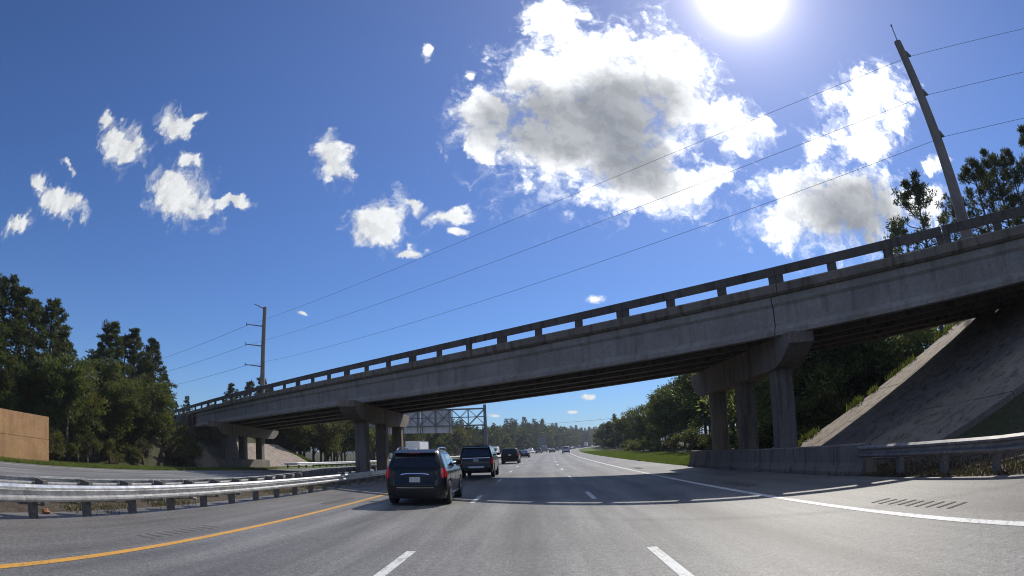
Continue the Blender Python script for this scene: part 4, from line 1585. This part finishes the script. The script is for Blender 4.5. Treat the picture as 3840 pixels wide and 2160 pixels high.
# ================================================================== vegetation
def leaves_mesh(name, pos, size, mat, nrm=None, aspect=1.0, hang=0.0, seed=0, tri=False):
    """a cloud of small leaf faces round the given points"""
    r_ = np.random.default_rng(seed)
    n = len(pos)
    d = r_.normal(size=(n, 3))
    if nrm is not None:
        d = nrm + d * 0.45
    d /= np.linalg.norm(d, axis=1, keepdims=True)
    t = r_.normal(size=(n, 3))
    b = np.cross(d, t)
    b /= np.linalg.norm(b, axis=1, keepdims=True)
    s = (size * r_.uniform(0.6, 1.35, n))[:, None]
    if tri:
        v = np.stack([pos - d * s * .5 - b * s * aspect * .5, pos - d * s * .5 + b * s * aspect * .5, pos + d * s * .6], 1)
        k = 3
    else:
        v = np.stack([pos - d * s * .5, pos + b * s * aspect * .5 - d * s * .05, pos + d * s * .55, pos - b * s * aspect * .5 - d * s * .05], 1)
        k = 4
    me = bpy.data.meshes.new(name)
    me.vertices.add(n * k)
    me.vertices.foreach_set('co', v.reshape(-1).astype(np.float32))
    me.loops.add(n * k)
    me.loops.foreach_set('vertex_index', np.arange(n * k, dtype=np.int32))
    me.polygons.add(n)
    me.polygons.foreach_set('loop_start', np.arange(0, n * k, k, dtype=np.int32))
    me.polygons.foreach_set('loop_total', np.full(n, k, dtype=np.int32))
    me.materials.append(mat)
    me.update()
    me.validate()
    return me


def pine(seed, H=15.0, bare=0.42, spread=2.6, dens=1.0, fluff=0.5, needle=.34):
    r_ = np.random.default_rng(seed)
    mb = MB()
    lean = r_.normal(0, .25, 2)
    tr = lambda t: Vector((lean[0] * t * t + .12 * math.sin(5 * t + seed), lean[1] * t * t + .12 * math.cos(4 * t + seed), H * t))
    ts = np.linspace(-0.02, .985, 12)
    mb.tube([tr(t) for t in ts], [0.24 * (1 - t) ** .8 + .02 for t in np.clip(ts, 0, 1)], 8)
    pos, nr = [], []
    nb = int(64 * dens)
    for i in range(nb):
        t = bare + (1 - bare) * (i + r_.uniform(0, .9)) / nb
        if r_.uniform() < .12:
            continue
        a = i * 2.4 + r_.uniform(-.5, .5)
        rel = (t - bare) / (1 - bare)
        L = spread * (0.35 + .75 * math.sin(math.pi * min(1, rel * .75 + .28)) ** 1.2) * r_.uniform(.55, 1.2) * (1 - .45 * rel)
        p0 = tr(t)
        up = r_.uniform(-.05, .45) + .3 * rel
        d = Vector((math.cos(a), math.sin(a), up)).normalized()
        p1 = p0 + d * L * .55
        p2 = p0 + d * L + Vector((0, 0, .18 * L))
        mb.tube([p0, p1, p2], [.055 * (1.2 - rel), .035, .012], 4, caps=False)
        nc = r_.integers(3, 6)
        for k in range(nc):
            q = p1.lerp(p2, (k + .6) / nc) if k else p2
            q = q + Vector(r_.normal(0, .17 * L / 2, 3))
            m = int(40 * fluff * 2)
            pts = r_.normal(0, 1, (m, 3))
            pts /= np.linalg.norm(pts, axis=1, keepdims=True)
            rad = r_.uniform(.28, .58)
            c = np.array(q) + pts * rad * r_.uniform(.35, 1, (m, 1)) * np.array([1, 1, .75])
            pos.append(c)
            nr.append(pts + np.array([0, 0, .35]))
    pos, nr = np.concatenate(pos), np.concatenate(nr)
    return mb.mesh('trunk', M['bark'], 60), leaves_mesh('crown', pos, needle, M['pine'], nr, .30, seed=seed)


def broad(seed, H=10.0, wd=3.2, low=.12, mat='oak', leaf=.24, ncl=130, per=62, trunk=True):
    r_ = np.random.default_rng(seed)
    mb = MB()
    lobes = [(Vector((r_.normal(0, wd * .32), r_.normal(0, wd * .32), H * r_.uniform(low + .18, .82))), r_.uniform(.45, .8)) for _ in range(8)] + [(Vector((0, 0, H * .80)), .62)]
    mb.tube([(0, 0, -.3), (.1, .05, H * .3), (.05, -.1, H * .55), (0, 0, H * .8)], [.22, .17, .11, .03], 7)
    for c, s in lobes:
        b0 = Vector((.05, 0, max(.6, c.z - H * .28)))
        mb.tube([b0, b0.lerp(c, .6) + Vector(r_.normal(0, .15, 3)), c], [.08, .05, .015], 5, caps=False)
    pos, nr = [], []
    for i in range(ncl):
        c, s = lobes[r_.integers(len(lobes))]
        d = r_.normal(size=3)
        d /= np.linalg.norm(d)
        rad = wd * s * .62 * r_.uniform(.55, 1.08)
        q = np.array(c) + d * rad * np.array([1, 1, .9 * H / (wd * 2.6)])
        q[2] = max(q[2], H * low * .4 + .2)
        m = per
        pts = r_.normal(0, 1, (m, 3))
        pos.append(q + pts * np.array([.30, .30, .24]) * wd / 3.0)
        nr.append(np.tile(d + np.array([0, 0, .5]), (m, 1)) + pts * .4)
    pos, nr = np.concatenate(pos), np.concatenate(nr)
    return mb.mesh('trunk', M['bark'], 60), leaves_mesh('crown', pos, leaf, M[mat], nr, .62, seed=seed)


PINES = [pine(101, 15, .30, 3.0), pine(102, 15, .36, 2.7), pine(103, 15, .26, 3.2, 1.1), pine(104, 15, .34, 2.8, .85), pine(105, 15, .60, 3.6, .62, .8), pine(106, 15, .52, 3.5, .62, .8, .24), pine(107, 15, .54, 3.3, .60, .8, .24)]
OAKS = [broad(201), broad(202, 10, 3.6), broad(203, 10, 2.7, .08), broad(204, 10, 3.2, .10, 'autumn'), broad(205, 10, 3.0, .05)]
VINES = [broad(231, 10, 3.2, .06, 'vine_lit', .24, 95, 50), broad(232, 10, 2.9, .05, 'vine_lit', .24, 90, 50), broad(233, 10, 3.4, .06, 'oak', .24, 90, 50)]
SHRUBS = [broad(301, 3.0, 1.7, .0, 'oak', .17, 60, 50), broad(302, 3.0, 2.0, .0, 'autumn', .17, 60, 50), broad(303, 3.0, 1.5, .0, 'dry', .17, 55, 45), broad(304, 3.0, 1.9, .0, 'oak', .17, 70, 50)]
FAR_OAK = [broad(401, 10, 3.6, .05, 'far_leaf', .55, 90, 22), broad(402, 10, 3.3, .05, 'far_leaf', .55, 90, 22), broad(403, 10, 3.6, .05, 'autumn', .55, 70, 20)]
FAR_PINE = [pine(411, 15, .35, 3.0, .7, .25), pine(412, 15, .4, 2.6, .7, .25)]


def tree(name, proto, x, y, H, H0, wide=1.0, label=None, cat='tree', group=None, dz=0.0):
    o = empty(name, (x, y, land_z(x, y) - .08 + dz), rng.uniform(0, 6.28), label=label, cat=cat, group=group)
    s = H / H0
    o.scale = (s * wide, s * wide, s)
    obj('trunk', proto[0], o)
    obj('crown', proto[1], o)
    return o


def dirp(az, r_):
    a = R(az)
    return r_ * math.sin(a), r_ * math.cos(a)


def top(az, el, r_):
    """height of a thing whose tip is seen at that elevation"""
    x, y = dirp(az, r_)
    return CAM_H + r_ * math.tan(R(el)) - land_z(x, y)


# tall pines left of the overpass, from the picture edge to the overpass: (azimuth, elevation of the tip, distance, kind, width)
tall = [(-54.6, 12.4, 47, 0, 1.15, 'tall pine cut by the left picture edge'), (-52.6, 12.7, 49, 2, 1.0, 'tallest pine above the tan wall near the left picture edge'),
        (-50.6, 11.7, 50, 1, 1.1, 'dense pine above the right half of the tan wall'), (-48.9, 11.0, 55, 3, 1.0, 'slim pine behind the end of the tan wall'),
        (-47.2, 11.5, 51, 2, .95, 'pine with a pointed top just right of the tan wall'), (-45.8, 9.3, 53, 0, .9, 'pine with drooping side branches at the edge of the sky gap'),
        (-42.2, 8.3, 60, 1, .9, 'shorter pine on the left of the second pine clump'), (-40.9, 10.3, 60, 0, 1.1, 'broad tallest pine of the second clump beside the overpass'),
        (-39.6, 9.2, 63, 3, 1.0, 'pine hidden halfway in the middle of the second clump'), (-38.3, 10.0, 62, 1, .95, 'slim pine with a split top in the second clump'),
        (-36.4, 9.3, 64, 2, .95, 'rightmost full pine of the second clump'), (-35.2, 6.2, 66, 3, .8, 'low pine nearest to the overpass in the second clump')]
for az, el, r_, k, wdt, lab in tall:
    x, y = dirp(az, r_)
    tree('pine_tree', PINES[k], x, y, top(az, el, r_), 15.0, wdt * 1.2, lab, group='tall pines left of the overpass')
# undergrowth under them
for i in range(34):
    az = -56 + 22.5 * (i + rng.uniform(0, 1)) / 34
    r_ = rng.uniform(44, 58) if i % 2 else rng.uniform(50, 66)
    x, y = dirp(az, r_)
    if x > -33.5:
        x = -33.5 - rng.uniform(0, 2)
    k = int(rng.integers(0, 5))
    tree('broadleaf_tree', OAKS[k], x, y, rng.uniform(5.0, 9.0), 10.0, rng.uniform(.9, 1.3), 'leafy understorey tree below the tall pines left of the overpass', group='understorey trees left of the overpass')
for i in range(18):
    y = rng.uniform(29, 54)
    x = -32.3 - rng.uniform(0, 3.2)
    tree('shrub', SHRUBS[int(rng.integers(0, 4))], x, y, rng.uniform(1.5, 3.2), 3.0, 1.0, 'shrub at the grass edge between tan wall and overpass', 'shrub', 'shrubs left of the overpass')
for i in range(34):                           # brush on the near bank of the left approach
    v = rng.uniform(-12, -4) if i % 3 else rng.uniform(-6, -1.5)
    u = rng.uniform(-58, -36)
    p = brp(u, v, 0)
    tree('shrub', SHRUBS[(2, 2, 1, 2)[i % 4]], p[0], p[1], rng.uniform(1.2, 2.4), 3.0, 1.15, 'dry brown brush on the bank at the left end of the overpass', 'shrub', 'dry brush on the left bank')
# trees whose tops show above the left railing
for az, el, r_, k, lab in ((-33.1, 4.4, 98, 0, 'small pine top beside the left end of the railing'), (-34.1, 3.9, 96, 2, 'low pine top at the very end of the overpass railing'), (-28.6, 5.8, 112, 1, 'small pine top above the railing left of the distant pole'),
                           (-27.0, 6.1, 110, 3, 'pine top just left of the distant utility pole'), (-25.9, 6.5, 114, 0, 'pine top behind the foot of the distant utility pole'), (-24.9, 5.9, 118, 2, 'pine top right of the distant utility pole')):
    x, y = dirp(az, r_)
    tree('pine_tree', PINES[k], x, y, top(az, el, r_), 15.0, 1.0, lab, group='pine tops over the left railing')
# wood behind the overpass, left of the opposite carriageway
for i in range(48):
    y = 88 + 100 * (i / 48) ** 1.1 + rng.uniform(-2, 2)
    x = -32.5 + off(y) - rng.uniform(0, 10)
    k = int(rng.integers(0, 5))
    if i % 4 == 3:
        tree('pine_tree', PINES[int(rng.integers(0, 4))], x - 3, y, rng.uniform(10, 13), 15.0, 1.1, 'pine in the wood beyond the overpass beside the opposite carriageway', group='wood beyond the overpass on the left')
    else:
        tree('broadleaf_tree', OAKS[k], x, y, rng.uniform(9, 12.5), 10.0, rng.uniform(.95, 1.25), 'leafy tree in the wood beyond the overpass beside the opposite carriageway', group='wood beyond the overpass on the left')
for i in range(12):                           # behind the left slope paving
    az = -30 + 8.5 * (i + rng.uniform(0, 1)) / 12
    r_ = rng.uniform(96, 112)
    x, y = dirp(az, r_)
    tree('broadleaf_tree', OAKS[int(rng.integers(0, 5))], x, y, rng.uniform(8.5, 11.5), 10.0, 1.2, 'leafy tree behind the grassy slope under the left span', group='trees behind the left slope')
# right-hand wood beyond the overpass
for i in range(34):
    y = 40 + 120 * (i / 34) ** 1.25 + rng.uniform(-1.5, 1.5)
    x = 20.6 + off(y) + rng.uniform(0, 4.5) + (1.5 if y < 60 else 0)
    k = int(rng.integers(0, 5))
    h = np.interp(y, [40, 75, 110, 160], [12, 11.2, 9.6, 9.0]) * rng.uniform(.82, 1.12)
    tree('broadleaf_tree', OAKS[k], x, y, h, 10.0, rng.uniform(.95, 1.25), 'leafy tree at the edge of the wood right of the grass verge', group='wood edge right of the road')
for i in range(24):
    y = 42 + 90 * (i / 24) + rng.uniform(-1.5, 1.5)
    x = 15.4 + off(y) + rng.uniform(0, 2.0)
    tree('shrub', SHRUBS[int(rng.integers(0, 4))], x, y, rng.uniform(1.5, 2.8), 3.0, 1.25, 'shrub in front of the wood right of the grass verge', 'shrub', 'shrubs along the right verge')
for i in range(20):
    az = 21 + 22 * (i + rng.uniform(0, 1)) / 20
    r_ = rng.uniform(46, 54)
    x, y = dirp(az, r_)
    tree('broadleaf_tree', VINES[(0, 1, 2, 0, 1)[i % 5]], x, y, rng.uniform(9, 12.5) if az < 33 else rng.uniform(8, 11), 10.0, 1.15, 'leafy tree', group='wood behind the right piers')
for i in range(22):
    az = 21.5 + 21 * (i + rng.uniform(0, 1)) / 22
    r_ = rng.uniform(41, 46)
    x, y = dirp(az, r_)
    tree('shrub', SHRUBS[(0, 3, 1, 3)[i % 4]], x, y, rng.uniform(2.0, 4.0), 3.0, 1.25, 'shrub', 'shrub', 'undergrowth behind the right piers')
# open pines over the right railing
for az, el, r_, k, wdt, lab in ((40.0, 19.4, 48, 5, .86, 'open-crowned pine over the railing left of the big utility pole'), (37.2, 16.2, 52, 6, .66, 'low pine over the railing farthest left of the big pole'),
                                (43.4, 16.6, 50, 6, .6, 'small pine directly left of the big utility pole'), (46.7, 19.2, 46, 6, .9, 'pine directly right of the big utility pole'),
                                (48.9, 19.5, 48, 5, .86, 'second pine right of the big utility pole'), (51.0, 19.2, 46, 6, .88, 'third pine right of the big utility pole'),
                                (53.6, 20.6, 45, 3, .8, 'fuller pine at the right picture edge')):
    x, y = dirp(az, r_)
    tree('pine_tree', PINES[k], x, y, top(az, el, r_), 15.0, wdt, lab, group='pines over the right railing')


# the far woods, one mass on either side of the road
def mass(name, spots, label):
    leaf_v = {}
    parts = {}
    for (x, y, h, proto, H0, wd_) in spots:
        for me in proto:
            n = len(me.vertices)
            co = np.empty(n * 3, np.float32)
            me.vertices.foreach_get('co', co)
            co = co.reshape(-1, 3)
            a = rng.uniform(0, 6.28)
            s = h / H0
            rot = np.array([[math.cos(a), -math.sin(a), 0], [math.sin(a), math.cos(a), 0], [0, 0, 1]])
            c = (co @ rot.T) * np.array([s * wd_, s * wd_, s]) + np.array([x, y, base_z(x, y) - .2])
            ls = np.empty(len(me.polygons), np.int32)
            lt = np.empty(len(me.polygons), np.int32)
            me.polygons.foreach_get('loop_start', ls)
            me.polygons.foreach_get('loop_total', lt)
            vi = np.empty(len(me.loops), np.int32)
            me.loops.foreach_get('vertex_index', vi)
            parts.setdefault(me.materials[0].name, []).append((c, ls, lt, vi))
    allv, alls, allt, alli, allm, mats = [], [], [], [], [], []
    vb = lb = 0
    for mi, (mn, lst) in enumerate(parts.items()):
        mats.append(bpy.data.materials[mn])
        for c, ls, lt, vi in lst:
            allv.append(c); alls.append(ls + lb); allt.append(lt); alli.append(vi + vb); allm.append(np.full(len(ls), mi, np.int32))
            vb += len(c); lb += len(vi)
    me = bpy.data.meshes.new(name)
    v = np.concatenate(allv)
    me.vertices.add(len(v)); me.vertices.foreach_set('co', v.reshape(-1).astype(np.float32))
    li = np.concatenate(alli)
    me.loops.add(len(li)); me.loops.foreach_set('vertex_index', li)
    st = np.concatenate(alls)
    me.polygons.add(len(st)); me.polygons.foreach_set('loop_start', st); me.polygons.foreach_set('loop_total', np.concatenate(allt))
    for m in mats:
        me.materials.append(m)
    me.polygons.foreach_set('material_index', np.concatenate(allm))
    me.update(); me.validate()
    return obj(name, me, label=label, cat='woods', kind='stuff')


sp_l, sp_r = [], []
for y in np.arange(180, 900, 7.5):
    for row in range(3):
        yy = y + rng.uniform(-3, 3)
        h = np.interp(yy, [180, 260, 330, 420, 520, 900], [11, 11.5, 13, 17.5, 20, 21]) * rng.uniform(.8, 1.15) * (1 + .06 * row)
        pr = (FAR_PINE[int(rng.integers(2))], 15.0, 1.15) if rng.uniform() < .22 else (FAR_OAK[int(rng.integers(3))], 10.0, 1.2)
        sp_l.append((-34 - row * 7 + off(yy) + rng.uniform(-2.5, 2.5), yy, h * (1.15 if pr[1] == 15 else 1), *pr))
for y in np.arange(160, 900, 8.0):
    for row in range(2):
        yy = y + rng.uniform(-3, 3)
        h = np.interp(yy, [160, 400, 900], [9, 11, 15]) * rng.uniform(.8, 1.15)
        pr = (FAR_PINE[int(rng.integers(2))], 15.0, 1.15) if rng.uniform() < .15 else (FAR_OAK[int(rng.integers(3))], 10.0, 1.2)
        sp_r.append((20 + row * 7 + off(yy) + rng.uniform(-2, 2), yy, h, *pr))
for y in np.arange(-160, 16, 6.5):              # the woods go on unseen behind the camera, added to darken shaded faces
    for row in range(2):
        pr = (FAR_PINE[int(rng.integers(2))], 15.0, 1.15) if rng.uniform() < .3 else (FAR_OAK[int(rng.integers(3))], 10.0, 1.2)
        sp_l.append((-42 - row * 7 + rng.uniform(-2, 2), y + rng.uniform(-2, 2), rng.uniform(10, 14), *pr))
        if y < 2:
            sp_r.append((24 + row * 7 + rng.uniform(-2, 2), y + rng.uniform(-2, 2), rng.uniform(10, 14), *pr))
mass('far_woods', sp_l, 'hazy distant wood along the left side of the motorway bend')
mass('far_woods', sp_r, 'distant wood on the inner right side of the motorway bend')

# grass on the verges, weeds and litter in the median
def blades(name, pts, size, mat, label, aspect=.12, cat='grass'):
    r_ = np.random.default_rng(len(pts))
    n = len(pts)
    pts = np.asarray(pts)
    up = np.stack([r_.normal(0, .35, n), r_.normal(0, .35, n), np.ones(n)], 1)
    me = leaves_mesh(name, pts + np.array([0, 0, size * .42]), size, mat, up * 2.2, aspect, seed=5, tri=True)
    return obj(name, me, label=label, cat=cat, kind='stuff')


pts = []
for _ in range(42000):
    y = 33.5 + 130 * rng.uniform(0, 1) ** 1.7
    xx = 8.25 + rng.uniform(0, 1) ** 1.3 * 7
    X = xx + off(y)
    pts.append((X, y, -.05))
blades('grass', pts, .17, M['blade'], 'short sunlit green grass on the right verge past the barrier', .22)
pts = []
for _ in range(26000):
    y = 14 + 45 * rng.uniform(0, 1)
    xx = -26.7 - rng.uniform(0, 1) ** 1.2 * 4.5
    pts.append((xx + off(y), y, base_z(xx + off(y), y) - .02))
blades('grass', pts, .20, M['blade'], 'green grass strip along the far edge of the opposite carriageway', .2)
pts = []
for _ in range(9000):
    y = rng.uniform(4, 34)
    xx = rng.choice([rng.normal(-9.4, .22), rng.normal(-11.6, .5), rng.normal(-10.4, .6)])
    if (math.sin(y * 1.7 + xx) + math.sin(y * .6 + 1)) > .2:
        pts.append((xx, y, -.02))
blades('weeds', pts, .13, M['dry'], 'dry weeds and leaf litter on the dirt between the median rails', .2, 'weeds')
pts = []
for _ in range(7000):
    y = rng.uniform(-2, 16)
    xx = 8.2 + abs(rng.normal(0, 1.3))
    pts.append((xx, y, land_z(xx, y) + .02))
blades('weeds', pts, .085, M['litter'], 'brown leaf litter and weeds behind the right guardrail', .5, 'weeds')
# grassy edge of the left slope paving
pts = []
for _ in range(9000):
    x = rng.uniform(-41, -31)
    y = rng.uniform(84.4, 88.5)
    pts.append((x, y, land_z(x, y) - .02))
blades('grass', pts, .30, M['blade'], 'rough grass beside the far edge of the left slope paving', .25)

pts = []
for _ in range(1500):
    x = SLOPE_R + 11 * rng.uniform(0, 1) ** 2.2
    y = edge_r(x) + rng.normal(0.15, .28)
    if math.sin(x * 2.1) + math.sin(x * 5.3 + 1) > .1:
        pts.append((x, y, GRADE * (x - SLOPE_R) - .03))
blades('weeds', pts, .34, M['blade'], 'tufts of grass along the far edge of the sunlit slope strip', .22, 'weeds')

# small things lying about
def lump(name, x, y, s, mat, label, cat, z=0.0):
    r_ = np.random.default_rng(int(abs(x * 100) + y * 10))
    n, m = 10, 7
    vs, fs = [], []
    for j in range(m):
        ph = math.pi * j / (m - 1)
        for i in range(n):
            th = 2 * math.pi * i / n
            k = 1 + r_.uniform(-.22, .22)
            vs.append((s * k * math.sin(ph) * math.cos(th), s * .8 * k * math.sin(ph) * math.sin(th), s * .75 * (k * math.cos(ph) * .8 + .55)))
    for j in range(m - 1):
        for i in range(n):
            fs.append((j * n + i, (j + 1) * n + i, (j + 1) * n + (i + 1) % n, j * n + (i + 1) % n))
    o = obj(name, mesh(name, vs, fs, mat, smooth=50), label=label, cat=cat)
    o.location = (x, y, z)
    return o


RUST = simple('rusty_brown', (0.34, 0.17, 0.085), 0.85, var=.35, vscale=9)
PALE = simple('pale_litter', (0.62, 0.62, 0.60), 0.7, var=.1)
lump('rock', -9.05, 8.25, .10, RUST, 'small orange-brown lump on the dirt below the left guardrail', 'rock')
lump('litter_scrap', -9.9, 15.6, .06, PALE, 'white scrap of litter under the left guardrail', 'litter')
lump('litter_scrap', -9.7, 13.2, .05, PALE, 'pale scrap of litter between two left guardrail posts', 'litter')
lump('litter_scrap', 8.05, 6.9, .045, PALE, 'white crumb on the shoulder edge by the right guardrail', 'litter')
lump('dirt_clod', 9.2, 6.7, .30, RUST, 'brown clod of earth behind the right guardrail post', 'dirt')
lump('dark_debris', 8.35, 50.5, .13, TRIMB, 'dark scrap lying at the edge of the right verge', 'debris')


# tell the trees of one stand apart: size, colour and place in the row
ONES = ['', 'first', 'second', 'third', 'fourth', 'fifth', 'sixth', 'seventh', 'eighth', 'ninth', 'tenth', 'eleventh', 'twelfth', 'thirteenth', 'fourteenth', 'fifteenth', 'sixteenth', 'seventeenth', 'eighteenth', 'nineteenth']
TENS = {2: 'twent', 3: 'thirt', 4: 'fort', 5: 'fift'}


def nth(n):
    if n < 20:
        return ONES[n]
    t, r_ = divmod(n, 10)
    return TENS[t] + ('y-' + ONES[r_] if r_ else 'ieth')


PLACE = {'understorey trees left of the overpass': 'under the tall pines left of the overpass', 'shrubs left of the overpass': 'on the grass edge beside the tan wall',
         'dry brush on the left bank': 'on the bank at the overpass left end', 'wood beyond the overpass on the left': 'in the wood along the opposite carriageway',
         'wood edge right of the road': 'in the wood along the right verge', 'shrubs along the right verge': 'before the wood on the right verge',
         'wood behind the right piers': 'in the wood behind the right piers', 'undergrowth behind the right piers': 'at the wood foot behind the right piers',
         'trees behind the left slope': 'behind the left slope paving'}
for gname, where in PLACE.items():
    mem = [o for o in bpy.data.objects if o.get('group') == gname]
    mem.sort(key=lambda o: math.atan2(o.location.x, o.location.y))
    hs_ = sorted(o.scale.z for o in mem)
    for i, o in enumerate(mem):
        mt = [c for c in o.children if c.name.startswith('crown')][0].data.materials[0].name
        colr = {'broad_leaves': 'green', 'brightened_vines': 'pale green', 'turning_leaves': 'brownish', 'dry_brush': 'dry brown', 'pine_needles': 'dark'}.get(mt, 'green')
        size = 'tall' if o.scale.z > hs_[int(len(hs_) * .66)] else ('low' if o.scale.z < hs_[int(len(hs_) * .33)] else 'middling')
        noun = {'pine_tree': 'pine', 'shrub': 'shrub'}.get(o.name.split('.')[0], 'leafy tree')
        o['label'] = '%s %s %s, %s from the left %s' % (size, colr, noun, nth(i + 1), where)

# ================================================================== haze
hz = bpy.data.materials.new('haze')
hz.use_nodes = True
hn = hz.node_tree
hn.nodes.clear()
pv = hn.nodes.new('ShaderNodeVolumePrincipled')
pv.inputs['Color'].default_value = (0.80, 0.88, 1.0, 1)
pv.inputs['Density'].default_value = 0.00028
pv.inputs['Anisotropy'].default_value = 0.0
ho = hn.nodes.new('ShaderNodeOutputMaterial')
hn.links.new(pv.outputs[0], ho.inputs['Volume'])
mb = MB()
mb.box(-7000, 7000, -7000, 7000, -2.2, 38.0)
mb.obj('haze', hz, kind='stuff', label='thin pale haze lying over the whole motorway', cat='haze')
